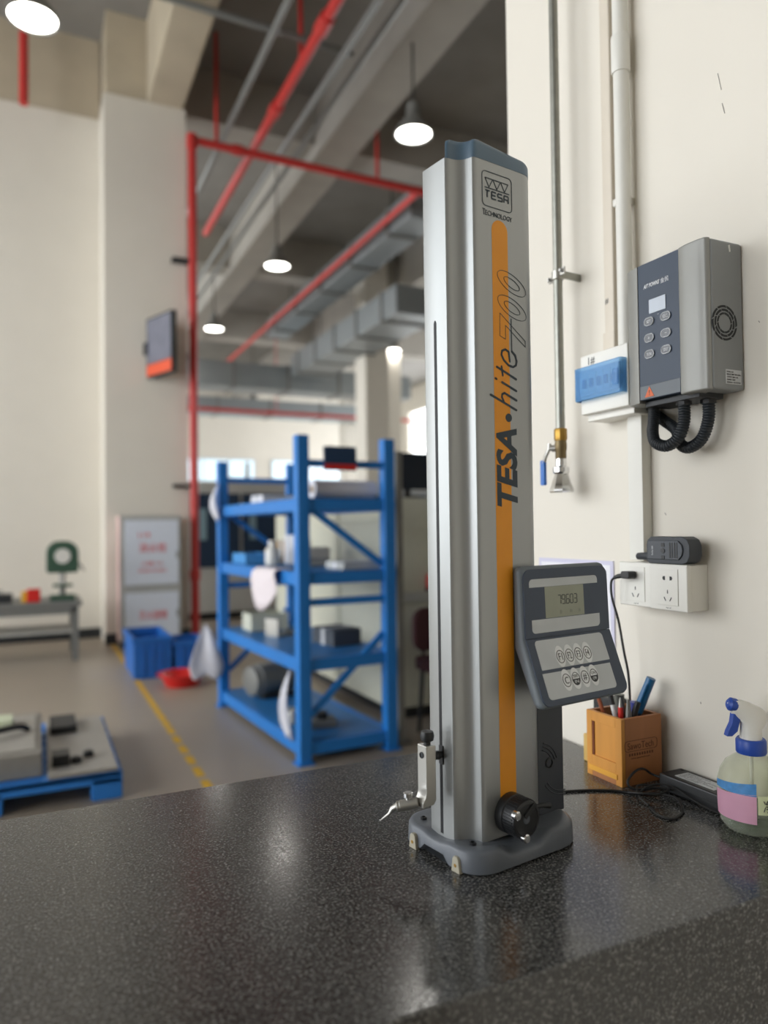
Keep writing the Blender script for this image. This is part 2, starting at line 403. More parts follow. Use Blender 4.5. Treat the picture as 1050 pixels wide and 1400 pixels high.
pipe_thing('fire_pipe', 'thick red sprinkler main running overhead towards the viewer', 'pipe', REDP, [(2.52, 1.5, 6.17), (2.52, 12, 6.17)], 0.055,
           [((2.52, 6.4, 6.17), (2.52, 6.62, 6.17), 0.075), ((2.52, 8.0, 6.17), (2.52, 8.2, 6.17), 0.075)])
pipe_thing('fire_pipe', 'red sprinkler branch receding behind the gauge column', 'pipe', REDP, [(4.85, 9.0, 6.0), (4.85, 22, 6.0)], 0.045)
pipe_thing('fire_pipe', 'far red pipe crossing below the ducts', 'pipe', REDP, [(1.7, 19.5, 4.5), (11, 19.5, 4.5)], 0.05, [((2.5, 19.5, 4.5), (2.5, 19.5, 7.4), 0.012), ((6.0, 19.5, 4.5), (6.0, 19.5, 7.4), 0.012), ((9.5, 19.5, 4.5), (9.5, 19.5, 7.4), 0.012)])
for (x, y, z0, lab) in ((2.0, 8.86, 6.055, 'short red drop pipe beside the pillar'), (2.52, 7.2, 6.23, 'short red riser above the sprinkler main'), (4.2, 8.92, 6.055, 'short red riser above the crossing pipe')):
    pipe_thing('sprinkler_riser', lab, 'pipe', REDP, [(x, y, z0), (x, y, 7.4)], 0.025)
pipe_thing('fire_pipe', 'red vertical pipe in front of the left back wall', 'pipe', REDP, [(-0.12, 9.0, 6.08), (-0.12, 9.0, 7.4)], 0.05)
for (x, z, m, lab) in ((2.85, 6.15, GREYP, 'grey conduit beside the red sprinkler main'), (2.12, 6.2, GREYP, 'grey conduit nearest the concrete beam'), (3.15, 6.3, GREYP, 'grey conduit next to the pale beam')):
    pipe_thing('conduit', lab, 'conduit', m, [(x, 1.5, z), (x, 24, z)], 0.035)
pipe_thing('conduit', 'grey conduit crossing the ceiling of the left bay', 'conduit', GREYP, [(-3.0, 6.95, 6.33), (1.2, 7.0, 6.33), (3.05, 7.05, 6.33)], 0.035)
def high_bay(loc, label):
    t = thing('high_bay_lamp', label, 'lamp', loc, 0, 'high bay lamps hung from the ceiling')
    MB().lathe([(0.05, 0.34), (0.07, 0.33), (0.075, 0.2), (0.09, 0.18), (0.20, 0.04), (0.21, 0.0), (0.19, 0.0), (0.17, 0.03)], n=24).build('housing', MIDG, t)
    MB().lathe([(0.0, 0.0), (0.10, 0.003), (0.185, 0.012), (0.185, 0.03), (0.0, 0.03)], n=24).build('lens', LENS, t)
    MB().cyl((0, 0, 0.33), (0, 0, 7.4 - loc[2]), 0.012).build('hanger', DARKM, t)
    ld = bpy.data.lights.new('high_bay_light', 'AREA'); ld.shape = 'DISK'; ld.size = 0.34; ld.energy = LAMP_POWER; ld.color = (1.0, 0.96, 0.90)
    lo = bpy.data.objects.new('high_bay_light', ld); COL.objects.link(lo); lo.parent = t; lo.location = (0, 0, -0.03)
    return t
high_bay((3.66, 6.85, 5.5), 'brightest hanging lamp above the gauge column')
high_bay((3.45, 11.1, 5.45), 'second hanging lamp left of the gauge column')
high_bay((3.37, 15.3, 5.5), 'small hanging lamp nearest the red vertical pipe')
high_bay((7.68, 15.57, 5.5), 'hanging lamp over the pale pillar')
high_bay((6.5, 23.7, 5.5), 'farthest hanging lamp above the far windows')
high_bay((-0.02, 6.55, 5.5), 'hanging lamp at top left over the back wall')
# ventilation ducts
def duct(label, x0, x1, y0, y1, z0, z1):
    t = thing('ventilation_duct', label, 'duct', ((x0 + x1) / 2, (y0 + y1) / 2, z0))
    dx, dy, h = (x1 - x0) / 2, (y1 - y0) / 2, z1 - z0
    MB().box(-dx, dx, -dy, dy, 0, h).build('trunk', DUCT, t, bevel=0.01)
    k = 5
    for i in range(k):
        f = -1 + 2 * (i + 0.5) / k
        if dx > dy: MB().box(f * dx - 0.03, f * dx + 0.03, -dy - 0.03, dy + 0.03, -0.03, h + 0.03).build('flange', MIDG, t)
        else: MB().box(-dx - 0.03, dx + 0.03, f * dy - 0.03, f * dy + 0.03, -0.03, h + 0.03).build('flange', MIDG, t)
    for f in (-0.7, 0.7):
        hx, hy = (f * dx, 0) if dx > dy else (0, f * dy)
        MB().cyl((hx, hy, h), (hx, hy, 7.4 - z0), 0.012, n=8).build('hanger_rod', DARKM, t)
duct('wide grey air duct crossing the hall overhead', 2.2, 9.0, 17.2, 18.0, 4.7, 5.3)
duct('grey air duct running away along the machine row', 5.6, 6.5, 11.2, 17.0, 5.0, 5.5)
duct('second grey air duct further down the hall', 2.5, 11.0, 22.5, 23.3, 4.9, 5.4)
duct('dark duct near the top of the hall', 5.0, 5.5, 9.5, 17.0, 5.9, 6.3)

# ================================================================== the height gauge (local x = towards its back, -y = the lettered side)
hg = thing('height_gauge', 'tall silver digital height gauge with orange stripe standing on the granite table', 'height gauge', (0.483, 0.855, T), R(9))
# --- base casting
def base_outline():
    pts = []
    def arc(cx, cy, r, a0, a1, n):
        for i in range(n + 1):
            a = R(a0 + (a1 - a0) * i / n); pts.append((cx + r * math.cos(a), cy + r * math.sin(a)))
    for i in range(9): pts.append((-0.012, 0.040 - 0.080 * i / 8))
    arc(0.026, -0.044, 0.038, 180, 270, 8)
    for i in range(1, 12): pts.append((0.026 + 0.120 * i / 12, -0.082))
    arc(0.146, -0.032, 0.050, 270, 360, 9); arc(0.146, 0.032, 0.050, 0, 90, 9)
    for i in range(1, 12): pts.append((0.146 - 0.120 * i / 12, 0.082))
    arc(0.026, 0.044, 0.038, 90, 180, 8)
    return pts
bo = base_outline(); ctr = Vector((0.09, 0.0))
def sst(a, b, x):
    t = max(0, min(1, (x - a) / (b - a))); return t * t * (3 - 2 * t)
rings = []
def ring(inset, zf):
    out = []
    for p in bo:
        q = Vector(p); d = (ctr - q).normalized(); q = q + d * inset
        out.append((q.x, q.y, zf(p)))
    return out
def rim(p):
    scoop = 1 - sst(0.028, 0.052, math.hypot(p[0] - 0.078, p[1] + 0.092))
    front = (1 - sst(0.012, 0.03, abs(p[1]))) * (1 if p[0] < 0 else 0)
    return 0.0290 - 0.0125 * scoop - 0.004 * front
def foot(p):
    if p[0] < 0.0 and abs(p[1]) < 0.032: return 0.010 * (1 - sst(0.02, 0.032, abs(p[1])))
    return 0.0
rings.append(ring(0.004, foot)); rings.append(ring(0.0, lambda p: foot(p) + 0.0025))
rings.append(ring(0.001, lambda p: rim(p) - 0.004)); rings.append(ring(0.0035, rim))
rings.append(ring(0.009, lambda p: rim(p) + 0.0012)); rings.append(ring(0.020, lambda p: max(rim(p), rim(p) * 0.8 + 0.006)))
base = MB().rings(rings).build('base', BASEM, hg, ang=50)
for (y, z) in ((0.041, 0), (-0.047, 0)):
    fx = -0.0125 if y > 0 else -0.0105
    fp = MB().prism([(y - 0.008, 0.0), (y + 0.008, 0.0), (y + 0.0055, 0.017), (y + 0.003, 0.020), (y - 0.003, 0.020), (y - 0.0055, 0.017)], fx - 0.004, fx + 0.003, 'x').build('foot_pad', IVORY, hg, bevel=0.0008)
    MB().cyl((fx - 0.0046, y, 0.009), (fx - 0.003, y, 0.009), 0.0022, n=12).build('screw', BRASS, fp)
for (x, y) in ((0.013, -0.050), (0.012, 0.052)):
    MB().lathe([(0.0045, 0), (0.0045, 0.003), (0.0025, 0.0035), (0.0025, 0.001), (0, 0.001)], (x, y, 0.0295), (0, 0, 1), 14).build('base_screw', BLACK, hg)
# --- column
half = [(0.003, -0.0215), (0.0036, -0.0238), (0.0055, -0.0256), (0.0085, -0.0268)]
# cove between the front rail and the lettered side
a0, a1 = Vector((0.0085, -0.0268)), Vector((0.0320, -0.0462)); nrm = Vector((a1.y - a0.y, -(a1.x - a0.x))).normalized()
if nrm.x > 0: nrm = -nrm
for i in range(1, 12):
    t = i / 12; half.append(tuple(a0.lerp(a1, t) - nrm * (0.0065 * math.sin(math.pi * t) ** 0.9)))
half += [(0.0320, -0.0462), (0.0337, -0.0478), (0.0360, -0.0487), (0.0390, -0.0490), (0.122, -0.0490)]
for i in range(1, 9):
    a = R(270 + 90 * i / 8); half.append((0.122 + 0.028 * math.cos(a), -0.021 + 0.028 * math.sin(a)))
prof = half + [(x, -y) for x, y in reversed(half)]
col = MB().prism(prof, 0.026, 0.927).build('column', ALU, hg, ang=28)
MB().prism([(0.0026, 0.030), (-0.0026, 0.030), (-0.0026, 0.711), (-0.0016, 0.7137), (0, 0.7150), (0.0016, 0.7137), (0.0026, 0.711)], 0.0026, 0.0034, 'x').build('slot', SLOT, col)  # raised strip, its black stands for the shade inside the groove
YF = -0.0490
st = [(0.063, 0.078), (0.092, 0.078), (0.092, 0.836)] + [(0.0775 + 0.0145 * math.cos(R(a)), 0.836 + 0.0145 * math.sin(R(a))) for a in range(15, 180, 15)] + [(0.063, 0.836)]
MB().prism(st, YF - 0.00025, YF + 0.0005, 'y').build('orange_stripe', ORANGE, col, smooth=False)
yt = YF - 0.0003
UPZ, LEFT = (0, 0, 1), (-1, 0, 0)
text('lettering', 'TESA', INK, col, (0.1036, yt, 0.4625), UPZ, LEFT, w=0.107, h=0.0385, shear=0.22, bold=0.035)
MB().cyl((0.0888, yt, 0.5834), (0.0888, yt - 0.0003, 0.5834), 0.0058, n=24).build('bullet_mark', INK, col)
def stroke(pts, w):
    b = MB()
    for i in range(len(pts) - 1):
        b.bar((pts[i][0], yt - 0.00015, pts[i][1]), (pts[i + 1][0], yt - 0.00015, pts[i + 1][1]), w, 0.0003, (0, 1, 0))
    for p in pts: b.cyl((p[0], yt, p[1]), (p[0], yt - 0.0003, p[1]), w / 2, n=8)
    return b
sw = 0.0031
def strokes(name, lines, w=sw):
    b = MB()
    for l in lines:
        s_ = stroke(l, w); b.add(s_.v, s_.f)
    return b.build(name, INK, col, smooth=False)
strokes('letter_h', [[(0.1035, 0.5948), (0.0566, 0.6120)], [(0.0800, 0.6052), (0.0768, 0.6105), (0.0775, 0.6145), (0.0815, 0.6165), (0.1040, 0.6082)]])
strokes('letter_i', [[(0.1040, 0.6212), (0.0775, 0.6308)], [(0.0655, 0.6348), (0.0675, 0.6340)]])
strokes('letter_t', [[(0.1040, 0.6372), (0.0684, 0.6506)], [(0.0790, 0.6400), (0.0770, 0.6520)]])
ecurve = [(0.0905, 0.6605), (0.0905, 0.6705)] + [(0.0905 + 0.0140 * math.cos(R(a)) , 0.6660 + 0.0085 * math.sin(R(a)) - 0.0022 * math.cos(R(a))) for a in range(60, 341, 20)][2:]
ecurve = [(0.0925, 0.6605), (0.0905, 0.6735), (0.0845, 0.6760), (0.0785, 0.6735), (0.0770, 0.6680), (0.0815, 0.6610), (0.0900, 0.6550), (0.0985, 0.6535), (0.1040, 0.6565), (0.1055, 0.6620), (0.1030, 0.6700), (0.0968, 0.6745)]
strokes('letter_e', [ecurve])
strokes('letter_bar', [[(0.0968, 0.6740), (0.0962, 0.7192)]], 0.0013)
strokes('outline_seven', [[(0.1224, 0.6842), (0.0855, 0.7090), (0.0852, 0.6900), (0.0748, 0.6935), (0.0755, 0.7244), (0.1225, 0.6922), (0.1224, 0.6842)]], 0.0007)
def oval(cx, cz, a, b, tilt):
    c, s_ = math.cos(R(tilt)), math.sin(R(tilt))
    return [(cx + a * math.cos(t) * c - b * math.sin(t) * s_, cz + a * math.cos(t) * s_ + b * math.sin(t) * c) for t in [2 * math.pi * i / 36 for i in range(37)]]
for cz in (0.7345, 0.7680):
    strokes('outline_zero', [oval(0.0985, cz, 0.0283, 0.0119, -22)], 0.0007)
    strokes('outline_zero', [oval(0.0985, cz, 0.0157, 0.0058, -22)], 0.0007)
# logo
def xz_tube(name, pts, w, m=INK, closed=True):
    if closed: pts = pts + [pts[0]]
    b = MB()
    for i in range(len(pts) - 1):
        b.bar((pts[i][0], yt - 0.00015, pts[i][1]), (pts[i + 1][0], yt - 0.00015, pts[i + 1][1]), w, 0.0003, (0, 1, 0))
    return b.build(name, m, col, smooth=False)
xz_tube('logo_frame', rrect(0.047, 0.101, 0.8655, 0.9125, 0.006), 0.0010)
for k in range(3):
    x = 0.0525 + k * 0.0142
    xz_tube('logo_triangle', [(x, 0.9035), (x + 0.0136, 0.9035), (x + 0.0068, 0.8915)], 0.0011)
xz_tube('logo_line', [(0.0515, 0.8905), (0.0965, 0.8905)], 0.0013, closed=False)
RX = (1, 0, 0)
for k, lines in enumerate(([[(0, 1), (1, 1)], [(.45, 1), (.45, 0)]], [[(1, 1), (0, 1), (0, 0), (1, 0)], [(0, .5), (.9, .5)]], [[(1, 1), (0, 1), (0, .5), (1, .5), (1, 0), (0, 0)]], [[(0, 0), (0, 1), (1, 1), (1, 0)], [(0, .45), (1, .45)]])):
    b = MB(); x0 = 0.0525 + k * 0.0114
    for l in lines:
        for i in range(len(l) - 1):
            p, q = l[i], l[i + 1]
            b.bar((x0 + p[0] * 0.0078, yt - 0.00015, 0.8775 + p[1] * 0.0092), (x0 + q[0] * 0.0078, yt - 0.00015, 0.8775 + q[1] * 0.0092), 0.0019, 0.0003, (0, 1, 0))
    b.build('logo_letter', INK, col, smooth=False)
text('lettering', 'T', INK, col, (0.0468, yt, 0.8525), RX, UPZ, w=0.0050, h=0.0085, bold=0.0)
text('lettering', 'ECHNOLOGY', INK, col, (0.0522, yt, 0.8530), RX, UPZ, w=0.0488, h=0.0066)
# --- cap
capo = [(0.1480, 0.0200)] + [(0.122 + 0.0285 * math.cos(R(a)), 0.021 + 0.0285 * math.sin(R(a))) for a in (45, 90)] + [(0.075, 0.0495), (0.0045, -0.0240)] + [(x, y * 1.008) for x, y in half[2:]]
capo = capo[3:] + capo[:3]
bm_ = MB(); n_ = len(capo); cc = Vector((0.085, -0.012))
def capring(z0, drop, ins):
    out = []
    for x, y in capo:
        q = Vector((x, y)); d = (cc - q); q = q + d.normalized() * min(ins, d.length * 0.9)
        out.append((q.x, q.y, z0 - drop * sst(0.07, 0.150, x)))
    return out
bm_.rings([capring(0.9265, 0, 0), capring(0.9455, 0.006, 0), capring(0.9500, 0.0075, 0.0015), capring(0.9530, 0.008, 0.006), capring(0.9545, 0.007, 0.03)])
bm_.build('cap', CAPM, hg, ang=40)
# --- fine-adjustment knob
KX, KZ = 0.078, 0.056
kn = MB().lathe([(0.0, -0.002), (0.0250, -0.002), (0.0262, 0.0), (0.0262, 0.012), (0.0245, 0.0135), (0.0245, 0.030), (0.0235, 0.0325), (0.020, 0.0335), (0.0195, 0.0325), (0.0, 0.0325)], (KX, YF, KZ), (0, -1, 0), 40).build('adjustment_knob', BLACK, hg)
b = MB()
for i in range(40):
    a = 2 * math.pi * i / 40; x, z = KX + 0.0248 * math.cos(a), KZ + 0.0248 * math.sin(a)
    b.bar((x, YF - 0.0140, z), (x, YF - 0.0305, z), 0.0017, 0.0017, (math.cos(a), 0, math.sin(a)))
b.build('knurling', BLACK, kn)
for (dx, dz) in ((-0.0215, 0.0110), (-0.0060, -0.0215)):
    MB().lathe([(0.0058, 0), (0.0058, 0.006), (0.0045, 0.0075), (0, 0.0078)], (KX + dx, YF - 0.0325, KZ + dz), (0, -1, 0), 16).build('chrome_pin', CHROME, kn)
MB().lathe([(0.0060, 0), (0.0050, 0.001), (0.0018, 0.0012), (0, 0.0005)], (KX, YF - 0.0325, KZ), (0, -1, 0), 16).build('hub_screw', BASEM, kn)
MB().bar((KX - 0.004, YF - 0.0335, KZ + 0.004), (KX + 0.014, YF - 0.0335, KZ + 0.017), 0.006, 0.003, (0, 1, 0)).build('crank_arm', BLACK, kn, bevel=0.0005)
MB().tube([(KX + 0.026, YF - 0.020, KZ + 0.006), (KX + 0.038, YF - 0.023, KZ + 0.007), (KX + 0.050, YF - 0.0265, KZ + 0.005)], [0.0028, 0.0032, 0.0038], 12).build('crank_stick', BLACK, kn)
# --- support post behind the column
po = MB().prism(rrect(0.148, 0.203, -0.034, 0.034, 0.004), 0.028, 0.30).build('support_post', CHAR, hg)
MB().lathe([(0.0075, -0.001), (0.0075, 0.001), (0.0055, 0.0014), (0.0050, -0.0005), (0, -0.0005)], (0.172, -0.034, 0.099), (0, -1, 0), 18).build('post_screw', BLACK, po)
for (cx, cz, r, s0, s1) in ((0.150, 0.090, 0.040, 20, 75), (0.150, 0.090, 0.035, 20, 75), (0.150, 0.090, 0.030, 20, 75), (0.200, 0.095, 0.045, 215, 275), (0.200, 0.095, 0.040, 215, 275)):
    MB().tube([(cx + r * math.cos(R(a)), -0.0343, cz + r * math.sin(R(a))) for a in range(s0, s1 + 1, 5)], 0.0009, 6).build('raised_arc', CHAR, po)
# --- display unit: upright readout above, tilted keypad below
du = MB()
sec = [(-0.067, 0.382), (-0.0715, 0.285), (-0.105, 0.198), (-0.086, 0.196), (-0.050, 0.272), (-0.0495, 0.382)]
DX0, DX1 = 0.088, 0.2620
disp = du.prism(sec, DX0, DX1, 'x').build('display_unit', SIDEP, hg, bevel=0.010, seg=3)
def fmat(a, b):
    """frame on a face: origin top at x=0, X = gauge x, Y = down the face, Z = out of the face"""
    A = Vector((0, a[0], a[1])); B = Vector((0, b[0], b[1])); dv = (B - A).normalized(); n = Vector((1, 0, 0)).cross(dv) * -1
    if n.y > 0: n = -n
    return A, dv, n
FU = fmat((-0.067, 0.382), (-0.0715, 0.285)); FL = fmat((-0.0715, 0.285), (-0.105, 0.198))
def onface(F, x, v, o=0.0): return F[0] + Vector((x, 0, 0)) + F[1] * v + F[2] * o
def fplate(name, F, outline, m, o0=-0.001, o1=0.0012, parent=None, bevel=0.0):
    b = MB(); n = len(outline)
    b.rings([[onface(F, x, v, o0) for x, v in outline], [onface(F, x, v, o1) for x, v in outline]])
    return b.build(name, m, parent or disp, bevel=bevel, smooth=bevel > 0)
fplate('readout_bezel', FU, rrect(DX0 + 0.003, DX1 - 0.001, 0.004, 0.0965, (0.014, 0.014, 0.001, 0.001)), BEZEL, bevel=0.0006)
fplate('keypad_bezel', FL, rrect(DX0 + 0.003, DX1 - 0.001, 0.0, 0.0895, (0.001, 0.001, 0.012, 0.012)), BEZEL, bevel=0.0006)
Bz = 0.0011
fplate('silver_band', FU, rrect(0.1015, 0.2385, 0.0175, 0.0285, (0.006, 0.006, 0.0, 0.0)), PLATE, Bz, 0.0016)
fplate('silver_band', FU, rrect(0.1035, 0.2400, 0.0720, 0.0900, (0.0, 0.0, 0.006, 0.006)), PLATE, Bz, 0.0016)
lcd = fplate('screen', FU, rrect(0.1305, 0.2085, 0.0288, 0.0712, 0.0), LCD, Bz, 0.0014)
SEG = {'0': 'abcdef', '1': 'bc', '3': 'abgcd', '6': 'afgedc', '7': 'abc', '9': 'abcdfg'}
def seven(ch, x, v, w, h):
    P = {'a': ((0, 0), (1, 0)), 'b': ((1, 0), (1, .5)), 'c': ((1, .5), (1, 1)), 'd': ((0, 1), (1, 1)), 'e': ((0, .5), (0, 1)), 'f': ((0, 0), (0, .5)), 'g': ((0, .5), (1, .5))}
    b = MB()
    for s_ in SEG[ch]:
        (ax, ay), (bx, by) = P[s_]
        p, q = onface(FU, x + ax * w, v + ay * h, 0.0015), onface(FU, x + bx * w, v + by * h, 0.0015); d = (q - p) * 0.06
        b.bar(p + d, q - d, 0.0014, 0.0002, FU[2])
    return b
digits = MB()
for ch, x in (('7', 0.1560), ('9', 0.1640), ('6', 0.1725), ('0', 0.1805), ('3', 0.1885)):
    g = seven(ch, x, 0.0415, 0.0056, 0.0122); digits.add(g.v, g.f)
p = onface(FU, 0.1708, 0.0537, 0.0015); digits.bar(p, p + Vector((0.0011, 0, 0)), 0.0011, 0.0002, FU[2])
digits.build('digits', LCDI, lcd, smooth=False)
ic = MB()
for (x, v, w, h) in ((0.1335, 0.0610, 0.004, 0.0007), (0.1590, 0.0620, 0.0035, 0.005), (0.1795, 0.0625, 0.004, 0.004), (0.1970, 0.0625, 0.0035, 0.004)):
    ic.rings([[onface(FU, x + a * w, v + c * h, o) for a, c in ((0, 0), (1, 0), (1, 1), (0, 1))] for o in (0.0014, 0.0016)])
ic.build('screen_icons', mat('lcd_faint', (124, 128, 114), 0.4), lcd, smooth=False)
fplate('keypad_plate', FL, rrect(0.1045, 0.2405, 0.0030, 0.0425, (0.006, 0.006, 0.0, 0.0)), PLATE, Bz, 0.0016)
fplate('keypad_plate', FL, rrect(0.1030, 0.2385, 0.0470, 0.0815, (0.0, 0.0, 0.006, 0.006)), PLATE, Bz, 0.0016)
def ell(cx, cy, a, b, n=24, a0=0, a1=360): return [(cx + a * math.cos(R(a0 + (a1 - a0) * i / n)), cy + b * math.sin(R(a0 + (a1 - a0) * i / n))) for i in range(n)]
def key(x, v, s_, low=None):
    k = fplate('key', FL, ell(x, v - 0.0005, 0.0088, 0.0145), KEYW, 0.0015, 0.0020)
    b = MB(); b.tube([onface(FL, px, pv, 0.0021) for px, pv in ell(x, v, 0.0072, 0.0085)], 0.0005, 6, closed=True); b.build('key_ring', KEYD, k)
    if low:
        hp = [(x + 0.0072 * math.cos(R(a)), v + 0.0085 * math.sin(R(a))) for a in range(0, 181, 15)]
        MB().rings([[onface(FL, px, pv, o) for px, pv in hp] for o in (0.0019, 0.0022)]).build('key_half', KEYD, k, smooth=False)
        text('key_text', low, KEYW, k, onface(FL, x - 0.0038, v + 0.0058, 0.00225), RX, -FL[1], w=0.0076, h=0.0040, th=0.0002)
        text('key_text', s_, KEYD, k, onface(FL, x - 0.0042, v - 0.0016, 0.0020), RX, -FL[1], w=0.0084, h=0.0040, th=0.0002)
    elif s_:
        text('key_text', s_, KEYD, k, onface(FL, x - 0.0036, v + 0.0046, 0.0020), RX, -FL[1], w=0.0072, h=0.0092, th=0.0003)
    return k
for i in range(4): key(0.1447 + i * 0.0180, 0.0282, 'F%d' % (i + 1))
key(0.1435, 0.0602, 'C'); key(0.1617, 0.0602, 'mm', 'IN'); key(0.1799, 0.0602, '#'); key(0.1980, 0.0602, 'ON', 'OFF')
MB().box(0.150, 0.200, -0.052, -0.030, 0.235, 0.30).build('display_bracket', CHAR, hg, bevel=0.002)
# --- probe carriage
pa = MB().prism([(-0.030, 0.152), (-0.014, 0.151), (-0.014, 0.080), (-0.018, 0.0745), (-0.036, 0.0735), (-0.036, 0.0800), (-0.0315, 0.0860), (-0.030, 0.092)], -0.0105, 0.0085, 'y').build('probe_arm', STEEL, hg, bevel=0.001)
MB().lathe([(0.0042, 0), (0.0042, 0.0012), (0.003, 0.0014), (0.003, 0.0004), (0, 0.0004)], (-0.0298, -0.001, 0.139), (-1, 0, 0), 16).build('arm_hole', DARKM, pa)
MB().lathe([(0.0045, 0), (0.0045, 0.004), (0.0085, 0.006), (0.0095, 0.012), (0.0080, 0.0175), (0.0, 0.0185)], (-0.021, -0.001, 0.151), (0, 0, 1), 18).build('clamp_knob', BLACK, pa)
MB().lathe([(0.0052, 0), (0.0052, 0.010), (0.0060, 0.0105), (0.0060, 0.0125), (0.0045, 0.013), (0.0045, 0.019)], (-0.015, -0.001, 0.134), (1, 0, 0), 16).build('carriage_pin', DARKM, pa)
MB().prism([(-0.0055, 0.121), (0.0035, 0.121), (0.0035, 0.146), (-0.0055, 0.146)], 0.0016, 0.0040, 'x').build('carriage_plate', BLACK, pa, bevel=0.0008)
h0, h1 = Vector((-0.036, 0.000, 0.0785)), Vector((-0.0545, 0.0155, 0.0735))
hd = MB().cyl(h0, h1, 0.0072, n=20).build('stylus_holder', STEEL, hg, bevel=0.0008)
MB().lathe([(0.003, 0), (0.003, 0.004), (0.0062, 0.0045), (0.0062, 0.0095), (0.0050, 0.0105), (0, 0.0105)], h0.lerp(h1, 0.55) + Vector((0, 0, 0.0055)), (0, 0, 1), 18).build('clamp_screw', CHROME, hd)
dd = (h1 - h0).normalized(); tip = Vector((-0.074, 0.0320, 0.0545))
MB().lathe([(0.0066, 0), (0.0070, 0.003), (0.0055, 0.0045), (0.0042, 0.0055)], h1, dd, 18).build('collar', STEEL, hd)
MB().tube([h1 + dd * 0.004, h1 + dd * 0.010 + Vector((0, 0, -0.002)), h1.lerp(tip, 0.55), tip], [0.0046, 0.0038, 0.0022, 0.0006], 14).build('stylus', STEEL, hd)
MB().sphere(tip, 0.0011, 10).build('ruby_ball', CHROME, hd)

# ================================================================== on the near wall
def helixhose(path, r, pitch=0.006):
    """corrugated hose radius profile along a path"""
    P = [Vector(p) for p in path]; out = []; rad = []
    L = [0.0]
    for i in range(1, len(P)): L.append(L[-1] + (P[i] - P[i - 1]).length)
    n = int(L[-1] / pitch * 4); k = 0
    for i in range(n + 1):
        d = L[-1] * i / n
        while k < len(L) - 2 and L[k + 1] < d: k += 1
        t = (d - L[k]) / max(1e-9, L[k + 1] - L[k]); out.append(P[k].lerp(P[k + 1], t)); rad.append(r * (1.0, 0.94, 0.84, 0.94)[i % 4])
    return out, rad
# --- galvanised air pipe with ball valve
Y0 = 1.148
ap = wthing('air_pipe', 'galvanised metal air pipe with blue-handled ball valve hanging down the wall', 'pipe', Y0, 0)
py = -0.048
MB().cyl((0, py, 1.487), (0, py, 6.3), 0.0088, n=20).build('pipe', GALV, ap)
MB().tube([(0, py, 6.28), (0, py, 6.33), (0, -0.01, 6.36), (0, 0.002, 6.36)], 0.0088, 12).build('elbow', GALV, ap)
cl = MB().lathe([(0.0105, -0.009), (0.0118, -0.008), (0.0118, 0.008), (0.0105, 0.009)], (0, py, 1.793), (0, 0, 1), 20).build('pipe_clamp', STEEL, ap)
MB().bar((-0.024, py - 0.002, 1.789), (-0.010, py - 0.002, 1.789), 0.004, 0.013).build('clamp_lug', STEEL, cl, bevel=0.001)
MB().bar((0.010, py - 0.002, 1.797), (0.024, py - 0.002, 1.797), 0.004, 0.015).build('clamp_lug', STEEL, cl, bevel=0.001)
for x, z in ((-0.019, 1.789), (0.017, 1.798)): MB().lathe([(0.0048, 0), (0.0048, 0.004), (0.003, 0.0055), (0, 0.0055)], (x, py - 0.004, z), (0, -1, 0), 6).build('bolt', CHROME, cl)
MB().bar((0.010, py, 1.793), (0.010, 0.001, 1.791), 0.004, 0.014).build('wall_bracket', GALV, ap)
vv = MB().lathe([(0.0115, 1.490), (0.0128, 1.488), (0.0128, 1.470), (0.0115, 1.466)], (0, py, 0), (0, 0, 1), 8).build('union_nut', BRASS, ap)
MB().lathe([(0.0105, 1.467), (0.0118, 1.460), (0.0118, 1.448), (0.0108, 1.446), (0.0108, 1.432), (0.0100, 1.430)], (0, py, 0), (0, 0, 1), 14).build('valve_body', VALVE, ap)
MB().lathe([(0.0098, 1.431), (0.0105, 1.428), (0.0105, 1.416), (0.0160, 1.413), (0.0160, 1.404), (0.0140, 1.401)], (0, py, 0), (0, 0, 1), 24).build('coupler_nut', CHROME, ap, ang=25)
MB().lathe([(0.0125, 1.403), (0.0150, 1.395), (0.0200, 1.378), (0.0235, 1.371), (0.0240, 1.366), (0.0222, 1.364), (0.0120, 1.366), (0.0, 1.372)], (0, py, 0), (0, 0, 1), 9).build('coupler_bell', CHROME, ap, ang=20)
MB().lathe([(0.0070, 0), (0.0070, 0.008), (0.0045, 0.009), (0.0045, 0.013), (0, 0.014)], (-0.010, py - 0.004, 1.452), (-0.8, -0.6, 0), 12).build('valve_stem', STEEL, ap)
lv = MB().tube([(-0.020, py - 0.012, 1.462), (-0.021, py - 0.013, 1.450), (-0.031, py - 0.014, 1.436), (-0.036, py - 0.014, 1.424)], 0.0038, 8).build('lever', STEEL, ap)
MB().prism(rrect(-0.0440, -0.0315, 1.380, 1.430, 0.003), py - 0.0175, py - 0.0105, 'y').build('lever_grip', BLUEH, lv, bevel=0.001)

# --- conduits down the wall
c1 = wthing('wall_conduit', 'warm white square conduit running down to the breaker box', 'conduit', 1.034, 0)
MB().prism(rrect(-0.012, 0.013, -0.024, 0.0, 0.003, 3), 1.612, 6.6).build('trunking', PVCW, c1)
MB().prism(rrect(-0.0145, 0.0155, -0.027, 0.0, 0.003, 3), 1.612, 1.655).build('coupling', PVCW, c1)
text('handwritten_mark', '#', KEYD, c1, (-0.009, -0.0241, 1.708), (1, 0, 0), (0, 0, 1), w=0.009, h=0.011)
c2 = wthing('wall_conduit', 'round white plastic conduit beside the square one above the breaker box', 'conduit', 0.992, 0)
MB().cyl((0, -0.024, 1.613), (0, -0.024, 6.6), 0.0135, n=20).build('pipe', PVC, c2)
MB().lathe([(0.0155, 2.115), (0.0165, 2.118), (0.0165, 2.18), (0.0155, 2.183)], (0, -0.024, 0), (0, 0, 1), 20).build('coupling', PVC, c2)
